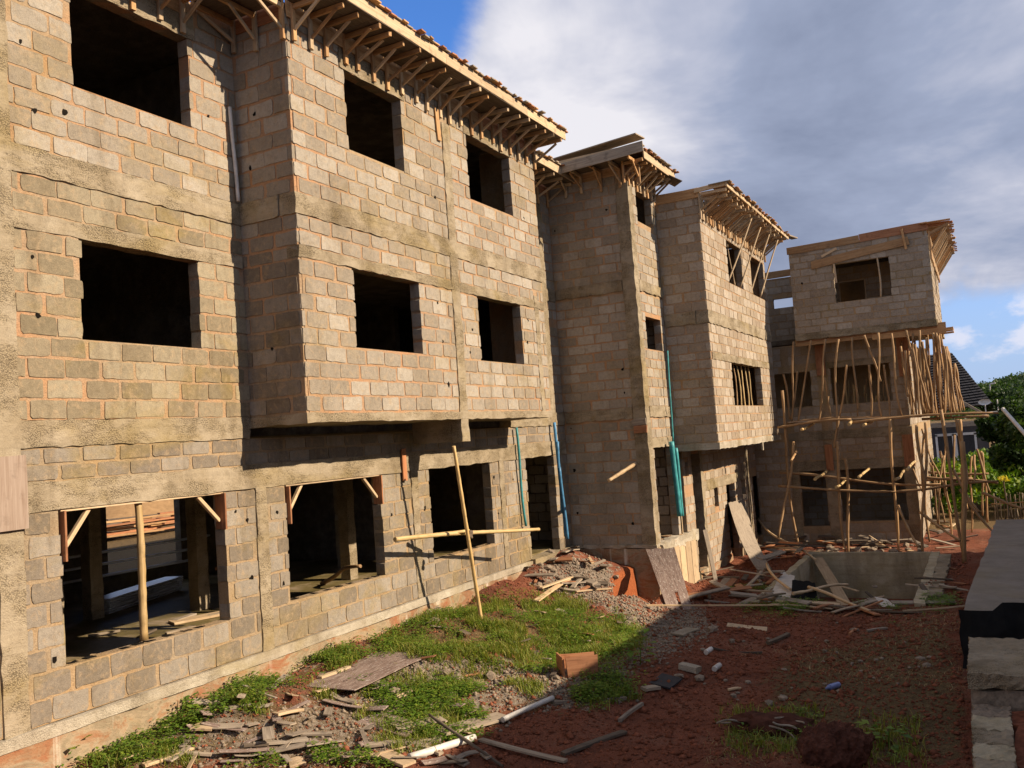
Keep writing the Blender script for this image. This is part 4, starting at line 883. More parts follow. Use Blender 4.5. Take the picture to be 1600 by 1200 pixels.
for i in range(n + 1):
    q = i / n; y_ = 15.9 + (28.6 - 15.9) * q; xl = -.56 + .64 * q + random.uniform(-.02, .02)
    vs += [(xl, y_, -4.4), (xl + random.uniform(-.01, .01), y_, -3.2 + random.uniform(-.004, .004)), (1.4, y_, -3.2), (3.2, y_, -3.2)]
for i in range(n):
    a = i * 4; fs += [(a, a + 1, a + 5, a + 4), (a + 1, a + 2, a + 6, a + 5), (a + 2, a + 3, a + 7, a + 6)]
fs += [(0, 3, 2, 1), (n * 4, n * 4 + 1, n * 4 + 2, n * 4 + 3)]
mb.add(vs, [tuple(reversed(f)) for f in fs]).build('terrace_slab', M_SLAB, ter)
sh = thing('terrace_end_shade', 'black face put in for the shade at the end of the grey terrace', 'shade face', (0, 15.8, -3.9))  # the unlit riser and gap here are painted as a black face
vs = []; fs = []
for i in range(15):
    x = -.62 + i * .16; top = -3.18 + (0.0 if x < -.1 else .12)
    for j in range(6): vs.append((x + .02 * math.sin(j * 2 + i), 15.80 - .06 * math.sin(i * .9) - j * .06 + random.uniform(-.015, .015), top - (top + 4.02) * j / 5))
for i in range(14):
    for j in range(5): a = i * 6 + j; fs.append((a, a + 1, a + 7, a + 6))
MB().add(vs, fs).build('shade_face', M_BLACK, sh); MB().add([(v[0], v[1] + .02, v[2]) for v in vs], [tuple(reversed(f)) for f in fs]).build('shade_backing', M_BLACK, sh)
fo = thing('foundation_wall', 'low broken foundation wall at the lower right corner of the yard', 'wall', (-.2, 10.5, -4.1))
conc(fo, 'cap_slab', (-.46, 3.1, 12.6, 14.6, -3.5, -3.32), mat=M_CONC, step=.07, amp=.013)
for i in range(7):
    for j in range(2):
        if random.random() < .95:
            conc(fo, 'foundation_block', (-.42 + random.uniform(-.02, .02), -.03, 9.2 + i * .48, 9.672 + i * .48, -4.2 + j * .26, -3.96 + j * .26 + random.uniform(0, .02)), mat=random.choice((M_PIT, M_RUBBLE, M_CONC, M_CONC)), step=.055, amp=.013)
conc(fo, 'support_block', (-.44, 3.0, 12.65, 14.5, -4.3, -3.52), mat=M_RUBBLE, step=.2, amp=.02)
conc(fo, 'earth_bank', (0.0, 3.2, 5, 12.6, -4.3, -3.75), mat=M_LATER, step=.25, amp=.05)

# neighbouring bungalow on the right, out of the frame: its eave shades the yard
nb = thing('neighbour_house', 'long plastered bungalow with a low sheet roof beyond the terrace', 'house', (7, 8, -4.2))
NX = 3.5; mb = MB(); wo_ = [(y, y + 1.2, -1.9, -.7) for y in range(-10, 30, 5)]
core(mb, 'Y', -14, NX, 13, -4.4, 1.1, []); mb.box(NX, 13, 31.0, 31.2, -4.4, 1.1); mb.box(12.8, 13, -14, 31.2, -4.4, 1.1)
us = [(-14, 31.2)]
for a, b_ in subtract((-14.0, 31.2), [(w[0], w[1]) for w in wo_]): mb.box(NX, NX + .2, a, b_, -4.4, 1.1)
for w in wo_: mb.box(NX, NX + .2, w[0], w[1], -4.4, w[2]); mb.box(NX, NX + .2, w[0], w[1], w[3], 1.1)
mb.build('wall', M_PLASTER, nb)
for w in wo_:
    mb = MB(); mb.box(NX + .1, NX + .13, w[0], w[1], w[2], w[3]); f_ = mb.build('window', M_TILE, nb)
    mb = MB(); ym_ = (w[0] + w[1]) / 2; mb.box(NX - .02, NX + .05, w[0] - .06, w[0], w[2], w[3]); mb.box(NX - .02, NX + .05, w[1], w[1] + .06, w[2], w[3]); mb.box(NX + .06, NX + .09, ym_ - .03, ym_ + .03, w[2], w[3]); mb.build('frame', M_PAINTW, f_)
mb = MB(); EX = 2.9
mb.add([(EX, -14.5, 1.15), (EX, 31.6, 1.15), (8.2, 31.6, 2.9), (8.2, -14.5, 2.9), (13.5, 31.6, 1.15), (13.5, -14.5, 1.15), (EX, -14.5, 1.30), (EX, 31.6, 1.30), (8.2, 31.6, 3.05), (8.2, -14.5, 3.05), (13.5, 31.6, 1.30), (13.5, -14.5, 1.30)],
       [(0, 1, 2, 3), (3, 2, 4, 5), (7, 6, 9, 8), (8, 9, 11, 10), (1, 0, 6, 7), (4, 10, 11, 5), (0, 3, 9, 6), (3, 5, 11, 9), (2, 1, 7, 8), (4, 2, 8, 10)]).build('roof', M_TILE, nb)

# ================================================================ BACKGROUND
hb = thing('background_house', 'dark grey house with a steep dark tiled roof behind the scaffold', 'house', (-4, 62, -4.4))
mb = MB(); mb.box(-9, .2, 60.3, 70, -4.6, -.9); mb.build('wall', M_HOUSE, hb)
rf = MB(); ax, az = -2.6, 3.9
rf.add([(-9.6, 59.8, -.7), (.62, 59.8, .15), (-1.4, 65, 3.7), (-9.6, 65, 3.7), (.62, 71, .15), (-9.6, 71, -.7)], [(0, 1, 2, 3), (3, 2, 4, 5), (1, 4, 2)])
rfo = rf.build('roof', M_TILE, hb)
tl = MB(); r_ = 0
A_, B_, C_, D_ = Vector((-9.6, 59.8, -.7)), Vector((.62, 59.8, .15)), Vector((-1.4, 65, 3.7)), Vector((-9.6, 65, 3.7))
for i in range(22):
    q0, q1 = i / 22, (i + 1) / 22; L0, L1 = A_.lerp(D_, q0), B_.lerp(C_, q0); M0, M1 = A_.lerp(D_, q1), B_.lerp(C_, q1); nc = 34
    for j in range(nc):
        a, b_ = L0.lerp(L1, j / nc), L0.lerp(L1, (j + .93) / nc); c_, d_ = M0.lerp(M1, (j + .93) / nc), M0.lerp(M1, j / nc); u_ = Vector((0, -.1, .08))
        tl.add([a + u_, b_ + u_, c_ + u_ * .3, d_ + u_ * .3, a, b_], [(0, 1, 2, 3), (4, 5, 1, 0)])
tag(tl.build('roof_tiles', M_TILE, hb), kind='stuff')
plank('fascia', (-9.6, 59.75, -.95), (.95, 59.75, -.95), .28, .08, M_WOODG, hb, up=(0, -1, 0)); plank('gable_trim', (-2.6, 59.6, 1.6), (.6, 59.6, -.8), .15, .1, M_WOODG, hb, up=(0, -1, 0))
for (xa, xb) in ((-2.55, -1.75), (-1.5, -.55)):
    mb = MB(); mb.box(xa, xb, 60.15, 60.25, -3.0, -1.6); f_ = mb.build('window', M_TILE, hb)
    mb = MB(); mb.box(xa - .12, xa, 60.1, 60.28, -3.1, -1.5); mb.box(xb, xb + .12, 60.1, 60.28, -3.1, -1.5); mb.box(xa - .12, xb + .12, 60.1, 60.28, -1.6, -1.45); mb.build('frame', M_PAINTW, f_)
ds = thing('satellite_dish', 'white satellite dish on a stand at the end of the dark roof', 'dish', (.5, 59, -.6))
mb = MB(); vs = [(0, 0, 0)]; fs = []
for i in (1, 2):
    for k in range(10): a = 6.2832 * k / 10; rr = .17 * i; vs.append((rr * math.cos(a), -.05 * i * i + .1, rr * .55 * math.sin(a)))
for k in range(10): fs += [(0, 1 + k, 1 + (k + 1) % 10), (1 + k, 11 + k, 11 + (k + 1) % 10, 1 + (k + 1) % 10)]
mb.add([(.18 + a, 59 + b_, .30 + c_) for a, b_, c_ in vs], fs).build('bowl', M_PAINTW, ds)
pole('mast', (.2, 59.1, -.8), (.2, 59.1, .3), .04, M_PVC, ds, bend=0); pole('stay', (-.6, 59.1, -.35), (.9, 59.1, -.3), .03, M_PVC, ds, bend=0); pole('stay', (.85, 59.2, -.9), (.85, 59.2, .4), .04, M_PVC, ds, bend=0)
lm = thing('lamp_mast', 'thin mast rising behind the dark roof near the hill', 'mast', (2.6, 75, -3)); a_ = onY(1547, 640, 75); b2 = onY(1547, 600, 75)
pole('shaft', a_, b2, .06, M_PVC, lm, bend=0); plank('head', b2, Vector(b2) + Vector((.35, 0, .05)), .12, .1, M_PVC, lm)
pole('white_pole', onY(1567, 639, 24), onY(1612, 690, 22.5), .045, M_PVC, label='pale pole slanting in from the right before the dark tree', cat='pole', bend=0.0, r1=.045)

def leaf_cloud(n, centers, size, droop=0.4, seed=1):
    r = np.random.default_rng(seed); C = np.asarray(centers, float); k = r.integers(0, len(C), n)
    d = r.normal(size=(n, 3)); d /= np.linalg.norm(d, axis=1)[:, None]; rad = r.random(n) ** 0.45
    P = C[k, :3] + d * C[k, 3:6] * rad[:, None]
    a = r.normal(size=(n, 3)); a[:, 2] -= droop; a /= np.linalg.norm(a, axis=1)[:, None]
    b = np.cross(a, r.normal(size=(n, 3))); b /= np.linalg.norm(b, axis=1)[:, None] + 1e-9
    s = size * r.uniform(.6, 1.4, n)[:, None]
    V = np.stack([P - a * s * .5, P + b * s * .28, P + a * s * .6, P - b * s * .28], 1).reshape(-1, 3)
    return V, np.arange(len(V)).reshape(-1, 4)
def tree(name, label, base, h, centers, n, size, mat, group=None, seed=1):
    t_ = thing(name, label, 'tree', base, group); b = Vector(base)
    pole('trunk', b - Vector((0, 0, .2)), b + Vector((.1, .1, h * .6)), h * .035, M_BARK, t_, bend=.03)
    for c in centers[:6]: pole('limb', b + Vector((0, 0, h * .35)), Vector(c[:3]), h * .015, M_BARK, t_, bend=.04, seg=5, sides=5)
    V, F_ = leaf_cloud(n, centers, size, seed=seed); link('crown', np_mesh('crown', V, F_), mat, t_); return t_
def clumps(cx, cy_, cz, rx, ry, rz, n, s, seed):
    r = random.Random(seed); out = []
    for _ in range(n):
        while True:
            a, b_, c_ = (r.uniform(-1, 1) for _ in range(3))
            if a * a + b_ * b_ + c_ * c_ < 1: break
        q = s * r.uniform(.6, 1.3); out.append((cx + a * rx, cy_ + b_ * ry, cz + c_ * rz, q, q, q * .75))
    return out
def px_c(u, v, Y): p_ = onY(u, v, Y); return p_[0], p_[1], p_[2]
for (u, v, Y, rx, rz, n, lab, sd) in ((1575, 665, 48, 1.6, 1.1, 9000, 'dark rounded tree beside the dark roofed house', 3), (1602, 690, 44, 1.5, 1.5, 8000, 'dark tree at the right edge below the pale slanting pole', 4), (1562, 628, 70, 1.2, .9, 3500, 'small mid green tree growing at the foot of the hill', 5), (1655, 690, 60, 3.4, 1.7, 9000, 'wide dark tree half outside the right edge', 6)):
    c_ = px_c(u, v, Y); tree('broadleaf_tree', lab, (c_[0], c_[1], -4.4), max(2.5, c_[2] + 4.4), clumps(*c_, rx, 1.6, rz, 20, .55, sd), n, .22, M_DTREE, seed=sd)
cb = []
for k in range(170):
    x = random.uniform(-2.5, 7); y_ = random.uniform(40, 52); cb.append((x, y_, random.uniform(-3.9, -2.5) + .25 * math.sin(x * 2 + y_), .6, .6, .4))
V, F_ = leaf_cloud(26000, cb, .20, .6, 9)
tag(link('undergrowth', np_mesh('undergrowth', V, F_), M_CASS), kind='stuff')
yl = [(*px_c(1568, 748, 39.5), .22, .22, .12)]; V, F_ = leaf_cloud(60, yl, .12, .5, 11); t_ = thing('croton_bush', 'small bush with yellow leaves before the green undergrowth', 'bush', (yl[0][0], 39.5, -4.4)); link('leaves', np_mesh('leaves', V, F_), M_YEL, t_); pole('stem', (yl[0][0], 39.5, -4.4), (yl[0][0], 39.5, yl[0][2]), .03, M_BARK, t_)
sf = thing('stick_fence', 'fence of upright sticks below the green undergrowth', 'fence', (.6, 39, -4.4))
for k in range(34):
    x = .05 + k * .055; z_ = float(height(x, 39)); pole('stick', (x, 39 + random.uniform(-.05, .05), z_ - .1), (x + random.uniform(-.06, .06), 39, z_ + random.uniform(.75, 1.1)), .018, random.choice((M_WOODD, M_WOODG)), sf, seg=3, sides=5)
pole('rail', (0, 38.95, -3.75), (1.95, 38.95, -3.72), .025, M_POLE, sf)
# hill with forest
hn = 60; hv = []; hf = []
for i in range(hn + 1):
    for j in range(14):
        x = -200 + i * 14; y_ = 330 + j * 30; e = math.exp(-((x - 90) / 150) ** 2) * math.exp(-((j - 8) / 4.5) ** 2)
        hv.append((x, y_, -8 + 28 * e + 2.5 * float(fbm(np.array(x * .02), np.array(y_ * .02)))))
for i in range(hn):
    for j in range(13): a = i * 14 + j; hf.append((a, a + 14, a + 15, a + 1))
tag(MB().add(hv, hf).build('hill', M_HILL, None, True), kind='structure')
hc = []
HV = np.array(hv).reshape(hn + 1, 14, 3)
for k in range(1500):
    x, y_ = random.uniform(-40, 120), random.uniform(350, 640); i_, j_ = int((x + 200) / 14), min(12, int((y_ - 330) / 30)); q = random.uniform(2.2, 4.4)
    fx_, fy_ = (x + 200) / 14 - i_, (y_ - 330) / 30 - j_; z_ = (HV[i_, j_, 2] * (1 - fx_) + HV[i_ + 1, j_, 2] * fx_) * (1 - fy_) + (HV[i_, j_ + 1, 2] * (1 - fx_) + HV[i_ + 1, j_ + 1, 2] * fx_) * fy_
    hc.append((x, y_, z_ + .8, q, q, q * .8))
V, F_ = leaf_cloud(60000, hc, 1.4, 0, 21); tag(link('hill_forest', np_mesh('hill_forest', V, F_), M_DTREE), kind='stuff')

# yard behind the main wing, seen through its ground floor
sp_ = thing('sand_heap', 'heap of orange sand seen through the building from the nearest opening', 'sand heap', (-42, 34.5, -3.0))
vs = []; fs = []; R_ = 26
for i in range(9):
    for k in range(R_):
        a = 6.2832 * k / R_; q = i / 8; vs.append((-43 + 6 * q * math.cos(a) * (1 + .1 * math.sin(3 * a)), 35 + 6 * q * math.sin(a), -3.1 + 3.6 * (1 - q) ** 1.15 + random.uniform(-.06, .06)))
for i in range(8):
    for k in range(R_): fs.append((i * R_ + k, (i + 1) * R_ + k, (i + 1) * R_ + (k + 1) % R_, i * R_ + (k + 1) % R_))
MB().add(vs, fs).build('heap', M_SAND, sp_, True)
for k in range(46):
    y_ = random.uniform(23, 31); x = -33 + random.uniform(-1, 1); z_ = -2.9 + random.uniform(0, .75)
    plank('stacked_timber', (x, y_ - 2, z_), (x + random.uniform(-.5, .5), y_ + 2, z_ + random.uniform(-.1, .1)), .2, .08, random.choice((M_WOODR, M_WOOD, M_WOODD)), label='board in the timber stack in the yard behind the building', cat='board', group='timber stack in the yard behind')

# ================================================================ THINGS IN AND ON THE BUILDINGS
Zf = -2.8
prop = pole('bamboo_prop', (X0 - .08, *onX(232, 1000, X0)[1:]), (X0 - .08, *onX(222, 782, X0)[1:]), .05, M_BAMBOO, nodes=.12, bend=.006, r1=.045, label='upright bamboo prop standing in the nearest ground floor opening', cat='prop')
prop.location.z -= 0.0
pole('bamboo_pole', ground(752, 966) - Vector((0, 0, .05)), onX(709, 697, -8.62), .038, M_BAMBOO, nodes=.1, r1=.032, bend=.008, label='tall leaning bamboo pole propped under the stub beam of the projecting bay', cat='pole')
pb = onX(735, 835, -8.75)
pole('bamboo_pole', onX(617, 843, -9.25), onX(842, 827, -8.6), .042, M_BAMBOO, nodes=.1, bend=.006, label='level bamboo pole tied to the leaning pole, the lower of two', cat='pole')
pole('bamboo_pole', onX(655, 838, -9.45), onX(733, 829, -8.85), .036, M_BAMBOO, nodes=.1, bend=.006, label='short bamboo pole lashed behind the long level one', cat='pole')
pole('teal_pipe', onX(807, 668, X0 + .1), onX(822, 822, X0 + .1), .03, M_TEAL, r1=.03, bend=.012, label='thin green pipe leaning beside the doorway', cat='pipe')
for k, (u0, v0, u1, v1) in enumerate(((866, 660, 878, 800), (871, 690, 884, 838), (874, 730, 887, 842))):
    pole('blue_pipe', onX(u0, v0, X0 + .14 + .05 * k), onX(u1, v1, X0 + .14 + .05 * k), .04, M_BLUE, r1=.04, bend=.008, label='blue plastic pipe leaning in the corner right of the doorway', cat='pipe', group='blue pipes by the doorway')
for k, (u0, v0, u1, v1, r_) in enumerate(((1043, 548, 1052, 690, .020), (1049, 690, 1062, 806, .07), (1056, 700, 1066, 806, .05))):
    pole('teal_pipe', onX(u0, v0, XT + .18), onX(u1, v1, XT + .16), r_, M_TEAL, r1=r_, bend=.004, label=('long thin teal pipe running down the tower edge', 'thick teal pipe hanging before the tower opening', 'second teal pipe right of the thick one')[k], cat='pipe')
pole('wooden_stake', onY(994, 724, YT - .02), onY(951, 751, YT - .75), .05, M_WOODP, label='pale stake sticking out of the tower side wall', cat='stake', bend=0.0, r1=.045)
def rag(name, label, c, sx, sz, mat, n=9, amp=.25, cat='plastic bag', flat=False):
    t_ = MB(); r = random.Random(hash(label) % 999); vs = []; fs = []
    for i in range(n):
        for j in range(n):
            a, b_ = i / (n - 1) - .5, j / (n - 1) - .5; k = 1 - .35 * (abs(a) * 2) ** 2 * (abs(b_) * 2) ** 2
            vs.append((c[0] + a * sx * k + r.uniform(-.1, .1) * sx / n, c[1] + b_ * sx * k + r.uniform(-.3, .3) * sx / n, c[2] + (abs(r.gauss(0, amp)) * sz if flat else -(a * a + b_ * b_) * sz * 1.2 + r.uniform(-amp, amp) * sz)))
    for i in range(n - 1):
        for j in range(n - 1): q = i * n + j; fs.append((q, q + n, q + n + 1, q + 1))
    return tag(t_.build(name, mat), label, cat)
lash = onX(734, 835, -8.72); pole('rope_lashing', Vector(lash) - Vector((0, .02, .07)), Vector(lash) + Vector((0, .02, .07)), .062, M_WOODD, label='dark rope lashing where the bamboo poles cross before the wall', cat='rope', bend=0, r1=.06, seg=5, sides=8)
rag('white_rag', 'white rag caught on the lintel right of the nearest opening', onX(356, 766, X0 + .08), .18, .16, M_WHITE, 8, cat='rag')
rag('white_rag', 'white rag hanging from the edge of the projecting bay slab', onX(545, 660, X1 + .04), .2, .16, M_WHITE, 8, cat='rag')
# inside
al = thing('roofing_sheet_bundle', 'shiny bundle of aluminium sheets on the floor inside the nearest opening', 'metal sheets', (-16, 12.4, Zf))
for k in range(7):
    plank('aluminium_sheet', (-15.3 + .01 * k, 11.35, Zf + .03 + .045 * k), (-16.2 + .01 * k, 13.9, Zf + .03 + .045 * k), .42, .03, M_ALU, al, warp=.01)
for k in range(3): pole('aluminium_tube', (-17.2, 10.4 + .2 * k, Zf + .5 + .25 * k), (-16.5, 14.9 + .2 * k, Zf + .55 + .25 * k), .03, M_ALU, label=('lowest bright metal tube across the dark room behind the nearest opening', 'middle bright metal tube across the dark room', 'highest bright metal tube across the dark room')[k], cat='tube', r1=.03, bend=0)
plank('floor_board', (-12.9, 11.0, Zf + .02), (-12.5, 11.9, Zf + .03), .35, .04, M_WOODP, label='pale board lying on the mossy floor inside the nearest opening', cat='board')
plank('timber_prop', (-11.4, 10.9, Zf), (-11.4, 10.9, .3), .14, .1, M_WOODR, label='reddish timber prop standing inside beside the nearest opening', cat='prop'); plank('timber_rail', (-11.6, 10.9, -1.8), (-10.6, 11.3, -1.7), .16, .05, M_WOODR, label='short rail nailed to the timber prop inside', cat='rail')
tb = thing('work_bench', 'rough timber bench inside the second opening', 'bench', (-11.8, 12.4, Zf)); plank('top', (-12.2, 11.9, -1.25), (-11.6, 12.6, -1.25), .4, .05, M_WOODG, tb); plank('leg', (-11.9, 12.2, Zf), (-11.9, 12.2, -1.28), .2, .1, M_WOODG, tb); plank('leg', (-11.6, 12.5, Zf), (-11.6, 12.5, -1.28), .1, .08, M_WOODG, tb)
pole('branch', (-12.8, 14.9, Zf + .02), (-11.5, 14.6, Zf + .45), .05, M_POLE, label='crooked branch leaning on the floor inside the second opening', cat='branch', bend=.06)

# ================================================================ DEBRIS
def gp(name, u0, v0, u1, v1, w, th, mat, label, lift=.03, cat='plank', warp=.01, lift1=None, roll=None, group=None):
    a, b_ = ground(u0, v0), ground(u1, v1); a.z += lift; b_.z += lift if lift1 is None else lift1
    return plank(name, a, b_, w, th, mat, label=label, cat=cat, group=group, warp=warp, roll=random.uniform(-.12, .12) if roll is None else roll)
gp('plank', 686, 1152, 788, 1126, .34, .035, M_WOODG, 'widest grey board in the heap of boards below the grass', .07)
gp('plywood_sheet', 574, 1126, 650, 1148, .42, .02, M_PLY, 'pale flaking plywood sheet left of the widest grey board', .05, 'plywood')
gp('plywood_sheet', 618, 1146, 692, 1132, .2, .02, M_WOODG, 'curled strip of plywood against the widest grey board', .08, 'plywood')
gp('plank', 570, 1172, 690, 1163, .14, .04, M_WOODG, 'long grey plank lying left under the heap of boards', .06)
gp('plank', 594, 1112, 694, 1118, .28, .02, M_PLY, 'brown soaked board above the widest grey board', .05)
a, b_ = ground(786, 1133), ground(864, 1097); pole('white_pipe', a + Vector((0, 0, .07)), b_ + Vector((0, 0, .06)), .04, M_PVC, label='white plastic pipe running up right from the heap of boards', cat='pipe', bend=.004, r1=.04)
a, b_ = ground(640, 1190), ground(742, 1160); pole('white_pipe', a + Vector((0, 0, .05)), b_ + Vector((0, 0, .06)), .05, M_PVC, label='grey white pipe under the lower end of the heap of boards', cat='pipe', bend=.004, r1=.05)
a, b_ = ground(672, 1136), ground(786, 1203); pole('stick', a + Vector((0, 0, .16)), b_ + Vector((0, 0, .04)), .022, M_WOODD, label='dark straight stick crossing over the heap of boards', cat='stick', bend=.004)
gp('plank', 751, 1159, 884, 1193, .10, .03, M_WOODG, 'narrow pale plank on the red soil right of the heap of boards', .03)
gp('plank', 866, 1101, 978, 1094, .08, .05, M_WOODG, 'thin batten lying at the edge of the red soil', .03)
gp('plank', 880, 1182, 976, 1147, .10, .04, M_WOODD, 'dark batten beside the crumpled white bag', .03)
gp('plank', 722, 1072, 756, 1068, .22, .03, M_WOODP, 'small pale board on the gravel below the grass', .03); gp('plank', 712, 1062, 750, 1053, .05, .03, M_WOODR, 'short brown stick on the gravel below the grass', .03)
gp('plywood_sheet', 500, 1078, 625, 1022, 1.25, .012, M_PLY, 'large dark sheet lying flat near the plinth', .03, 'plywood', .02, roll=0)
bx = thing('form_box', 'rusty brown box of boards standing at the edge of the grass', 'box', ground(905, 1062)); c_ = ground(882, 1060); d_ = ground(935, 1055)
plank('box_side', c_ + Vector((.05, 0, .16)), d_ + Vector((0, 0, .16)), .30, .03, M_WOODR, bx, up=(.2, -1, .1)); plank('box_end', c_ + Vector((0, 0, .16)), c_ + Vector((-.25, .3, .16)), .3, .03, M_WOODR, bx, up=(-1, -.3, 0)); plank('box_back', c_ + Vector((-.25, .32, .14)), d_ + Vector((-.2, .32, .14)), .26, .03, M_WOODR, bx, up=(.2, -1, .1))
for (u0, v0, u1, v1, w, m_, lb) in ((395, 1136, 480, 1158, .16, M_WOODG, 'grey plank among the weeds at the lower left'), (225, 1200, 300, 1172, .10, M_WOODP, 'slim brown plank nearest to the lower left corner'), (302, 1140, 334, 1130, .22, M_WOODP, 'orange tile shaped offcut below the plinth'), (350, 1112, 392, 1104, .09, M_WOODG, 'short pale batten among the weeds'), (430, 1120, 470, 1112, .2, M_WOODP, 'square pale board above the grey plank'), (470, 1135, 520, 1150, .1, M_WOODG, 'grey offcut right of the square pale board'), (452, 1198, 475, 1192, .22, M_WOODP, 'pale block at the bottom edge'), (500, 1062, 545, 1045, .08, M_WOODP, 'pale batten on the dark sheet'), (548, 1180, 560, 1192, .12, M_WOODG, 'stub of plank near the bottom edge'), (600, 1180, 640, 1198, .2, M_WOODP, 'light triangular offcut below the heap of boards'), (660, 1170, 690, 1182, .09, M_WOODG, 'short board under the lower pipe'), (380, 1150, 420, 1168, .1, M_WOODD, 'dark short board at the lower left'), (270, 1178, 330, 1185, .07, M_WOODG, 'thin grey stick at the lower left')):
    gp('offcut', u0, v0, u1, v1, w, .035, m_, lb)
gp('plank', 1137, 979, 1198, 986, .22, .03, M_WOODP, 'pale plank alone on the red soil')
gp('roof_tile', 1030, 1075, 1050, 1060, .38, .03, M_TILE, 'dark ribbed tile lying on the red soil', .03, 'tile'); gp('brick', 1064, 1045, 1092, 1052, .2, .1, M_CONCP, 'pale brick shaped block on the red soil', .05, 'block'); gp('offcut', 1005, 1080, 1028, 1077, .15, .05, M_WOODG, 'grey board end beside the dark ribbed tile')
gp('offcut', 1058, 996, 1084, 986, .28, .03, M_CONCP, 'flat pale slab piece at the edge of the gravel', .05, 'slab'); gp('stick', 969, 1130, 1004, 1104, .05, .05, M_WOODG, 'bent grey stick on the red soil left of centre', .04, 'stick', .06)
gp('stick', 1200, 1008, 1232, 994, .08, .06, M_WOODD, 'thick dark stick on the red soil', .04, 'stick'); gp('stick', 1110, 1014, 1190, 1022, .04, .04, M_WOODD, 'long dark twig across the red soil', .03, 'stick', .05); gp('stick', 1138, 1081, 1158, 1078, .05, .03, M_WOODP, 'tiny pale batten in the middle of the red soil', .03, 'stick')
gp('stick', 1355, 988, 1386, 984, .06, .04, M_WOODG, 'pale twig before the tank', .03, 'stick', .05); gp('stick', 1328, 993, 1338, 986, .05, .05, M_WOODR, 'short brown stick before the tank', .03, 'stick')
for u, v in ((1106, 1022), (1119, 1048)):
    a = ground(u, v); pole('pipe_stub', a + Vector((0, -.1, .05)), a + Vector((.03, .12, .06)), .045, M_PVC, r1=.045, bend=0, label='short stub of pale pipe on the red soil, ' + ('the upper one' if u == 1106 else 'the lower one'), cat='pipe')
rag('crumpled_bag', 'crumpled white plastic bag on the red soil near the bottom edge', ground(990, 1165) + Vector((0, 0, .05)), .55, .22, M_WHITE, 14, .5, 'bag', True)
rag('crumpled_bag', 'pale torn sack lying between the grass and the red bank', ground(872, 945) + Vector((0, 0, .06)), .5, .25, M_PVC, 12, .5, 'sack', True)
rag('blue_cloth', 'dark blue cloth on the soil at the bottom edge under the stick', ground(775, 1196) + Vector((0, 0, .03)), .4, .08, M_RAGB, 10, .5, 'cloth', True)
rag('white_scrap', 'white scrap beside the weeds at the bottom right', ground(1408, 1188) + Vector((0, 0, .04)), .2, .12, M_WHITE, 8, .5, 'scrap', True)
rag('white_scrap', 'white scrap on the soil before the terrace end', ground(1462, 978) + Vector((0, 0, .04)), .35, .12, M_WHITE, 8, .5, 'scrap', True)
rag('white_scrap', 'white scrap among the boards at the lower left', ground(410, 1172) + Vector((0, 0, .05)), .35, .14, M_WHITE, 9, .5, 'scrap', True)
bt = thing('plastic_bottle', 'blue tinted plastic bottle lying on the red soil', 'bottle', ground(1300, 1078)); a = ground(1291, 1081) + Vector((0, 0, .05)); b_ = ground(1311, 1075) + Vector((0, 0, .05)); pole('body', a + (b_ - a) * .25, b_, .045, M_BOTTLE, bt, r1=.045, bend=0, sides=9); pole('neck', a, a + (b_ - a) * .27, .014, M_BOTTLE, bt, r1=.038, bend=0, sides=9)
# leaning boards
def panel(name, q, th, mat, label, cat='board', split=False, seg=10, bow=0.0):
    """a board whose four corners are known (bottom left, bottom right, top right, top left)"""
    a, b_, c_, d_ = (Vector(v) for v in q); nrm = (b_ - a).cross(d_ - a).normalized(); x = (d_ - a).normalized(); y_ = nrm.cross(x); m_ = Matrix((x, y_, nrm)).transposed().to_4x4(); m_.translation = a; inv = m_.inverted()
    vs = []; fs = []; W_ = 8
    for i in range(seg + 1):
        for j in range(W_ + 1):
            s, t_ = i / seg, j / W_; p_ = a.lerp(b_, t_).lerp(d_.lerp(c_, t_), s)
            if i in (0, seg): p_ = p_ + x * random.uniform(-.03, .03)
            vs.append(inv @ (p_ + nrm * (.015 * math.sin(3 * s + t_) - bow * math.sin(math.pi * s))))
    for i in range(seg):
        for j in range(W_):
            if split and j == 4 and i < 3: continue
            k = i * (W_ + 1) + j; fs.append((k, k + 1, k + W_ + 2, k + W_ + 1))
    n_ = len(vs); vs = vs + [v - Vector((0, 0, th)) for v in vs]; back = [tuple(reversed([i + n_ for i in f])) for f in fs]; ed = {}
    for f in fs:
        for i in range(4):
            e = (f[i], f[(i + 1) % 4]); ed[e] = 1
    side = [(e[1], e[0], e[0] + n_, e[1] + n_) for e in ed if (e[1], e[0]) not in ed]
    o = link(name, MB().add(vs, fs + back + side).mesh(name), mat, None, m_); return tag(o, label, cat)
g1, g2 = ground(1046, 958), ground(1082, 952)
panel('plywood_sheet', (g1 - Vector((0, 0, .05)), g2 - Vector((0, 0, .05)), onY(1054, 855, YT - .2), onY(1009, 858, YT - .2)), .02, M_PLY, 'big weathered plywood sheet leaning on the tower plinth', 'plywood', True)
panel('bent_board', (ground(1186, 894), ground(1207, 892), onX(1163, 780, XT + .1), onX(1138, 785, XT + .1)), .02, M_WOODG, 'long bowed plywood board leaning on the lower wing by its door', 'board', bow=.28)
plank('form_plank', gz(-6.95, 24.5, -.1), (XT + .12, 25.1, -2.95), .12, .05, M_WOODG, label='upright grey plank against the wing next to the dark slot', cat='plank')
for k, (y_, z_) in enumerate(((22.0, -3.0), (22.5, -3.0), (23.0, -3.05), (23.5, -3.02), (24.0, -3.05))):
    plank('sheet_pile_board', (XT + .1, y_, -4.25), (XT + .085, y_, z_ - .06), .46, .03, M_WOODP, label='formwork board standing along the plinth right of the leaning plywood', cat='board', group='formwork boards along the plinth', up=(1, 0, 0))
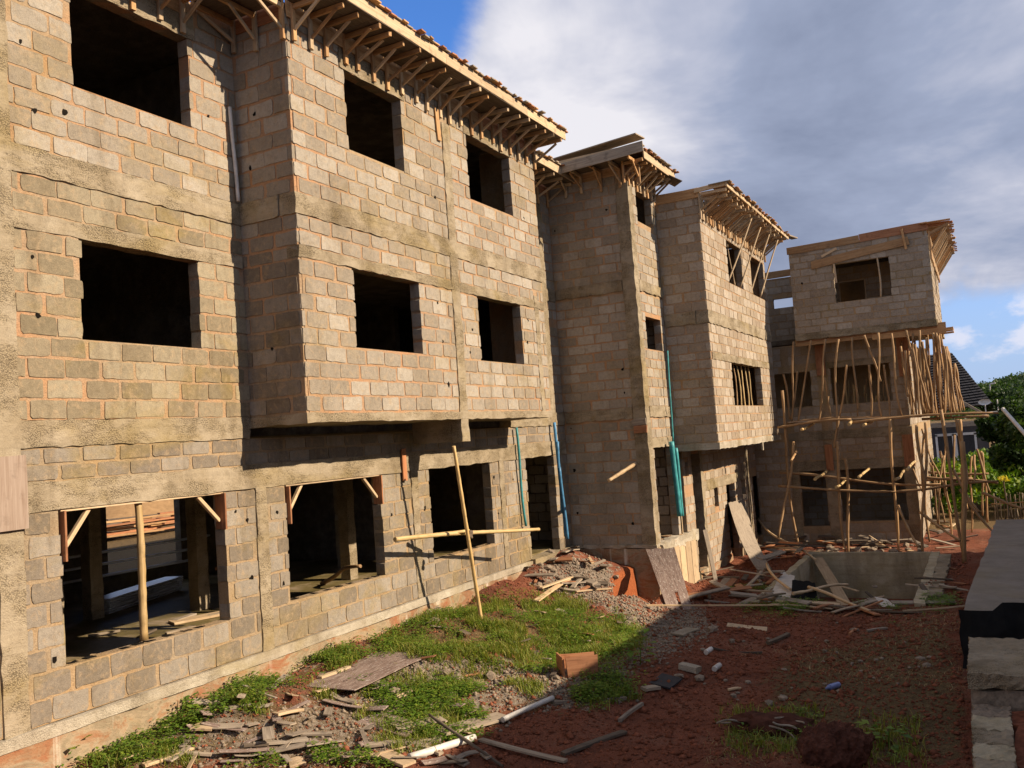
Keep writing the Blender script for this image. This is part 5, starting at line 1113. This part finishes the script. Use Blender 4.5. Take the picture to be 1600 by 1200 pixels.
# tank debris
def tp(u, v, z): return Vector(onZ(u, v, z))
plank('plank', tp(1322, 948, -5.3) * .93, onY(1277, 872, 28.2), .32, .04, M_WOODP, label='wide pale plank leaning from the tank floor to its far wall', cat='plank')
panel('white_board', (tp(1385, 957, -5.0) * .9, tp(1402, 950, -5.0) * .9, tp(1385, 935, -5.0) * .93, tp(1366, 932, -5.0) * .93), .02, M_PVC, 'pale tilted panel among the debris in the tank', 'panel')
panel('black_board', (ground(1236, 938), ground(1278, 939), ground(1275, 930) + Vector((0, 0, .32)), ground(1240, 930) + Vector((0, 0, .36))), .02, M_BLACK, 'black board standing at the corner of the tank', 'board')
panel('pale_board', (ground(1200, 940), ground(1234, 938), ground(1242, 905) + Vector((0, 0, .1)), ground(1222, 898) + Vector((0, 0, .1))), .03, M_PVC, 'whitish panel leaning along the tank edge', 'panel')
for k in range(20):
    x, y_ = random.uniform(x0 + .4, x1 - .4), random.uniform(22.5, 28); a_ = random.uniform(0, 3.14); l_ = random.uniform(.5, 1.3); d_ = Vector((math.cos(a_) * l_, math.sin(a_) * l_ * .7, random.uniform(-.1, .3)))
    c_ = Vector((x, y_, -5.3 + random.uniform(0, .35)))
    if x0 + .1 < c_.x + d_.x < x1 - .1 and c_.y + d_.y < 28.3 and x0 + .1 < c_.x - d_.x < x1 - .1: plank('scrap_plank', c_ - d_ * .6, c_ + d_ * .6, random.uniform(.07, .18), .03, random.choice((M_WOODG, M_WOODD, M_WOODP)), label='scrap plank thrown on the floor of the tank', cat='plank', group='scrap planks in the tank')
# heaps of broken boards
def heap(n, us, vs_, label, group, lmin, lmax, zmax, along=None, tmax=.05, woods=None):
    for k in range(n):
        u, v = random.uniform(*us), random.uniform(*vs_); c_ = ground(u, v); a_ = random.uniform(0, 3.14) if along is None else along + random.gauss(0, .4); l_ = random.uniform(lmin, lmax) / 2
        d_ = Vector((math.cos(a_) * l_, math.sin(a_) * l_, random.gauss(0, .06) * l_ * 2)); c_.z += .04 + random.random() ** 2 * zmax
        if PIT[0] - .1 < c_.x < PIT[1] + .1 and PIT[2] < c_.y < PIT[3]: continue
        plank('broken_board', c_ - d_, c_ + d_, random.uniform(.06, .2) * min(1, .35 + lmax * .6), random.uniform(.4, 1) * tmax, random.choice(woods or (M_WOODG, M_WOODG, M_WOODD, M_WOODD, M_WOODP, M_WOODR)), label=label, cat='board', group=group, warp=.02, roll=random.uniform(-.3, .3))
heap(34, (1095, 1235), (900, 948), 'broken board in the litter before the lower wing', 'broken boards before the lower wing', .5, 1.7, .25)
heap(30, (1195, 1262), (845, 900), 'broken board in the heap between the lower wing and the far building', 'broken boards by the far building', .5, 1.8, .55)
heap(24, (1280, 1440), (850, 866), 'broken board in the rubble along the far building', 'broken boards along the far building', .4, 1.2, .35)
heap(15, (1250, 1480), (944, 958), 'thin board in the line of litter before the tank', 'boards before the tank', .4, 1.4, .06, 0.15)
heap(22, (1440, 1500), (815, 935), 'board scattered on the soil right of the tank', 'boards right of the tank', .4, 1.2, .1)
heap(26, (820, 960), (868, 930), 'broken board on the rubble bank by the doorway', 'broken boards on the bank', .3, 1.0, .1)
heap(80, (180, 760), (1072, 1198), 'weathered offcut lying among the weeds at the lower left', 'offcuts among the weeds', .12, .65, .03, None, .02, (M_WOODG, M_WOODG, M_PLY, M_WOODP))
heap(24, (640, 1000), (960, 1060), 'small stick lying in the grass', 'sticks in the grass', .15, .5, .04, None, .02)
for k in range(16):
    x, y_ = random.uniform(-14.5, -10.3), random.uniform(7.5, 17.0); a_ = random.uniform(0, 3.14)
    plank('floor_offcut', (x, y_, Zf + .03), (x + .5 * math.cos(a_), y_ + .5 * math.sin(a_), Zf + .05), random.uniform(.05, .15), .03, random.choice((M_WOODD, M_WOODG, M_WOODP)), label='offcut lying on the floor inside the long wing', cat='board', group='offcuts inside the long wing')
for (u0, v0, u1, v1, w) in ((838, 945, 888, 910, .13), (845, 925, 893, 907, .1), (900, 930, 955, 925, .06), (880, 885, 925, 900, .09), (1010, 945, 1230, 951, .05)):
    gp('pale_plank', u0, v0, u1, v1, w, .03, M_WOODP, {838: 'pale plank at the foot of the rubble bank', 845: 'second pale plank resting above the first on the bank', 900: 'thin batten above the red cut bank', 880: 'grey pink board near the top of the rubble bank', 1010: 'long thin pale batten before the lower wing'}[u0], .08)
for k, (u0, v0, u1, v1) in enumerate(((660, 948, 815, 880), (700, 945, 760, 915))):
    a, b_ = ground(u0, v0) + Vector((0, 0, .12)), ground(u1, v1) + Vector((0, 0, .12)); pole('wall_foot_pole', a, b_, .045, M_WOODP, label=('long pale pole lying along the foot of the wall', 'short pole lying below the long one at the wall foot')[k], cat='pole')
for k, (u0, v0, u1, v1) in enumerate(((1185, 800, 1275, 880), (1200, 895, 1236, 928), (1265, 935, 1360, 962), (1240, 945, 1325, 920))):
    a, b_ = ground(u0, max(v0, 845)), ground(u1, v1); a.z += (.9 if k == 0 else .25); b_.z += .1
    pole('stick', a, b_, .04, M_WOODP, label=('long stick sloping over the board heap beside the wing', 'pale stick pointing down to the black board', 'pale stick lying before the tank, the right one', 'crossed stick before the tank')[k], cat='stick')

# stones
def rock_mesh(seed, sub=1, rough=.22):
    import bmesh
    bm = bmesh.new(); bmesh.ops.create_icosphere(bm, subdivisions=sub, radius=1); r = random.Random(seed)
    ax_ = [r.uniform(.65, 1.2) for _ in range(3)]
    for v in bm.verts:
        k = 1 + r.uniform(-rough, rough); v.co = Vector((v.co.x * ax_[0] * k, v.co.y * ax_[1] * k, v.co.z * ax_[2] * .75 * k))
    me = bpy.data.meshes.new('stone'); bm.to_mesh(me); bm.free(); return me
RK = [rock_mesh(i) for i in range(10)]
for me in RK: me.materials.append(M_RUBBLE)
def stones(n, poly, s0, s1, label, group):
    us = [p_[0] for p_ in poly]; vs_ = [p_[1] for p_ in poly]; k = 0; tries = 0
    while k < n and tries < n * 30:
        tries += 1; u, v = random.uniform(min(us), max(us)), random.uniform(min(vs_), max(vs_))
        if not inpoly(np.array([[u, v]]), poly)[0]: continue
        c_ = ground(u, v); s = s0 + (s1 - s0) * random.random() ** 2.5; c_.z += s * .25
        link_ = link('stone', random.choice(RK), M_RUBBLE, None, Matrix.LocRotScale(c_, Euler((0, 0, random.uniform(0, 6))), Vector((s, s, s)))); tag(link_, label, 'stone', group); k += 1
stones(60, P_GRAV, .04, .13, 'grey lump of broken concrete on the gravel strip', 'concrete lumps on the gravel')
stones(55, [(1000, 985), (1200, 960), (1450, 965), (1480, 1050), (1250, 1110), (1050, 1080)], .03, .09, 'small pale stone on the red soil', 'stones on the red soil')
stones(40, [(820, 905), (860, 865), (930, 875), (985, 910), (900, 925)], .04, .12, 'stone on the rubble bank by the doorway', 'stones on the bank')
stones(24, [(655, 965), (690, 935), (720, 940), (690, 975)], .05, .14, 'stone heaped at the foot of the wall', 'stones at the wall foot')
stones(40, [(1290, 852), (1430, 850), (1440, 868), (1270, 866)], .06, .18, 'rubble lump along the far building', 'rubble along the far building')
bo = link('laterite_boulder', rock_mesh(77, 2, .13), M_DARKL, None, Matrix.LocRotScale(ground(1308, 1196) + Vector((0, .1, .15)), Euler((.2, .1, .6)), Vector((.40, .33, .52)))); tag(bo, 'large dark red laterite boulder at the bottom right', 'boulder')
sb = bo.modifiers.new('worn', 'SUBSURF'); sb.levels = sb.render_levels = 2; sb.subdivision_type = 'SIMPLE'; sb.levels = sb.render_levels = 4
tx = bpy.data.textures.new('boulder_relief', 'CLOUDS'); tx.noise_scale = .22; tx.noise_depth = 5; dm = bo.modifiers.new('relief', 'DISPLACE'); dm.texture = tx; dm.strength = .28; dm.mid_level = .5
mo = thing('root_mound', 'dark overgrown lump of roots and soil left of the boulder', 'mound', ground(1205, 1140)); c_ = ground(1210, 1140)
o = link('soil_lump', rock_mesh(5, 3, .16), M_DARKL, mo, Matrix.LocRotScale(c_ + Vector((0, 0, .05)), Euler((0, 0, .1)), Vector((.55, .22, .2))))
for k in range(9): a_ = c_ + Vector((random.uniform(-.5, .5), random.uniform(-.2, .2), .1)); pole('root', a_, a_ + Vector((random.uniform(-.4, .4), random.uniform(-.3, .1), random.uniform(-.1, .12))), .015, M_WOODG, mo, bend=.1)

# gravel: nobody could count it
ICO = rock_mesh(3, 1, .2); iv = np.array([v.co for v in ICO.vertices]); jf = np.array([p_.vertices for p_ in ICO.polygons])
iv6 = np.array([(1, 0, 0), (-1, 0, 0), (0, 1, 0), (0, -1, 0), (0, 0, .7), (0, 0, -.7)], float) ; f6 = np.array([(0, 2, 4), (2, 1, 4), (1, 3, 4), (3, 0, 4), (2, 0, 5), (1, 2, 5), (3, 1, 5), (0, 3, 5)])
def scatter(n, bounds, polys, keepf=None):
    x = rng.uniform(bounds[0], bounds[1], n); y_ = rng.uniform(bounds[2], bounds[3], n)
    ok = ~((x > PIT[0] - .1) & (x < PIT[1] + .1) & (y_ > PIT[2] - .1) & (y_ < PIT[3] + .1)) & ~((y_ > 8.8) & (x > -.5)) & ~((y_ > 15) & (x > -.62))
    x, y_ = x[ok], y_[ok]; z = height(x, y_); P = np.stack([x, y_, z], -1); q = proj(P) + rng.normal(0, 7, (len(P), 2))
    m = np.zeros(len(P), bool)
    for po in polys: m |= inpoly(q, po)
    if keepf is not None: m &= keepf(x, y_)
    return P[m]
def pebbles(P, s0, s1):
    n = len(P); s = s0 + (s1 - s0) * rng.random(n) ** 3; a = rng.uniform(0, 6.28, n); jit = rng.uniform(.6, 1.35, (n, 6, 3))
    v = iv6[None] * jit * s[:, None, None]; c_, s_ = np.cos(a)[:, None], np.sin(a)[:, None]
    V = np.stack([v[..., 0] * c_ - v[..., 1] * s_, v[..., 0] * s_ + v[..., 1] * c_, v[..., 2]], -1) + (P + np.stack([np.zeros(n), np.zeros(n), s * .2], -1))[:, None]
    F_ = (f6[None] + (np.arange(n) * 6)[:, None, None]).reshape(-1, 3); return V.reshape(-1, 3), F_
ALL = [[(0, 1200), (0, 1150), (700, 900), (850, 860), (1000, 940), (1250, 860), (1500, 850), (1600, 1200)]]
P = np.concatenate([scatter(60000, (-9.6, -3.5, 7, 21), [P_GRAV]), scatter(14000, (-9.6, -3.5, 5, 14), [P_PATCH])])
V, F_ = pebbles(P, .010, .045); tag(link('gravel', np_mesh('gravel', V, F_), M_RUBBLE), kind='stuff')
P = scatter(80000, (-9.6, 0, 7, 30), ALL); V, F_ = pebbles(P, .006, .034); tag(link('red_grit', np_mesh('red_grit', V, F_), M_LATER), kind='stuff')
P = scatter(5200, (-7.5, 0, 7, 30), ALL); V, F_ = pebbles(P, .02, .075); tag(link('soil_clods', np_mesh('soil_clods', V, F_), M_LATER), kind='stuff')
# grass, weeds, straw
def blades(P, h0, h1, w, lean):
    n = len(P); a = rng.uniform(0, 6.28, n); h = rng.uniform(h0, h1, n); l = rng.uniform(.2, 1, n) * lean * h; c_, s_ = np.cos(a), np.sin(a); z0 = np.zeros(n)
    d = np.stack([c_, s_, z0], -1); side = np.stack([-s_, c_, z0], -1) * (w * rng.uniform(.6, 1.3, n))[:, None]; up = np.stack([z0, z0, h], -1)
    m1 = P + d * (l * .35)[:, None] + up * .6; tip = P + d * l[:, None] + up * rng.uniform(.75, 1, n)[:, None]
    V = np.stack([P - side, P + side, m1 + side * .8, m1 - side * .8, tip], 1).reshape(-1, 3); b = (np.arange(n) * 5)[:, None]
    F4 = np.concatenate([b + np.array([[0, 1, 2]]), b + np.array([[0, 2, 3]]), b + np.array([[3, 2, 4]])]); return V, F4
def tufts(P, k, spread): return (np.repeat(P, k, 0) + np.concatenate([rng.normal(0, spread, (len(P) * k, 2)), np.zeros((len(P) * k, 1))], 1))
clump = lambda lo, s: (lambda x, y_: fbm(x * s, y_ * s, 3) > lo)
P = tufts(np.concatenate([scatter(30000, (-9.6, -5, 9, 19), [P_GRASS], clump(-.06, 1.9)), scatter(26000, (-9.6, -4, 5, 15), [P_WALL, P_PATCH], clump(.12, 1.6)), scatter(3000, (-5, 0, 8, 13), [P_DARKW, P_DARKW2])]), 5, .03)
V, F_ = blades(P, .04, .17, .0055, 1.1); tag(link('grass', np_mesh('grass', V, F_), M_GRASS), kind='stuff')
P = tufts(np.concatenate([scatter(9000, (-9.6, -5, 9, 19), [P_GRASS]), scatter(9000, (-9.6, -3, 5, 15), [P_PATCH]), scatter(9000, (-6, 0, 8, 22), [[(1150, 960), (1500, 950), (1520, 1200), (1100, 1200)]], clump(0, .8))]), 2, .05)
V, F_ = blades(P, .015, .06, .003, 4.0); tag(link('dry_straw', np_mesh('dry_straw', V, F_), M_STRAW), kind='stuff')
def weeds(P, size):
    n = len(P); k = 9; a = rng.uniform(0, 6.28, (n, k)); h = rng.uniform(.25, 1.0, (n, k)) * (size * rng.uniform(.5, 1.5, n))[:, None]; r = rng.uniform(.2, .8, (n, k)) * size * .8
    L = size * .42 * rng.uniform(.6, 1.3, (n, k)); d = np.stack([np.cos(a), np.sin(a), rng.uniform(-.35, .35, (n, k))], -1); sd = np.stack([-np.sin(a), np.cos(a), np.zeros((n, k))], -1)
    B = P[:, None] + np.stack([np.cos(a) * r, np.sin(a) * r, h], -1); up = np.array([0, 0, 1.0])
    V = np.stack([B, B + d * L[..., None] * .5 + sd * L[..., None] * .33 + up * L[..., None] * .1, B + d * L[..., None], B + d * L[..., None] * .5 - sd * L[..., None] * .33 + up * L[..., None] * .1], 2).reshape(-1, 3)
    return V, np.arange(len(V)).reshape(-1, 4)
P = np.concatenate([scatter(20000, (-9.66, -4, 4.5, 16), [P_WALL], clump(-.06, 1.6)), scatter(24000, (-9.6, -4, 5, 15), [P_PATCH], clump(.08, 1.5)), scatter(9000, (-9.6, -5, 9, 19), [P_GRASS], clump(.02, 2.2)), scatter(900, (-9, -5, 11, 17), [[(940, 1000), (1000, 985), (985, 1050), (940, 1060)], [(860, 1020), (910, 1015), (910, 1045), (860, 1045)]]), scatter(900, (-5, 0, 8, 13), [P_DARKW, P_DARKW2], clump(-.05, 2)), scatter(9000, (-7, 0, 17, 23), [P_FARW], clump(-.05, 1.2))])
V, F_ = weeds(P, .115); tag(link('weeds', np_mesh('weeds', V, F_), M_WEED), kind='stuff')
for k, (u, v, s, lb) in enumerate(((178, 1140, .26, 'young leafy plant rising beside the plinth, the higher one'), (85, 1190, .3, 'young leafy plant near the lower left corner'), (140, 1175, .2, 'small leafy plant between the two near the lower left corner'), (1000, 1030, .35, 'leafy clump in the shade edge right of the rusty box'), (1390, 1165, .3, 'dark leafy plant right of the boulder'), (285, 1110, .22, 'small plant at the foot of the plinth'))):
    c_ = ground(u, v + 8); t_ = thing('leafy_plant', lb, 'plant', c_)
    V, F_ = weeds(np.array([c_] * 4) + rng.normal(0, .06, (4, 3)) * np.array([1, 1, 0]), s); link('leaves', np_mesh('leaves', V, F_), M_WEED, t_); pole('stem', c_ - Vector((0, 0, .03)), c_ + Vector((.02, .02, s)), .008, M_WEED, t_, seg=3, sides=5)
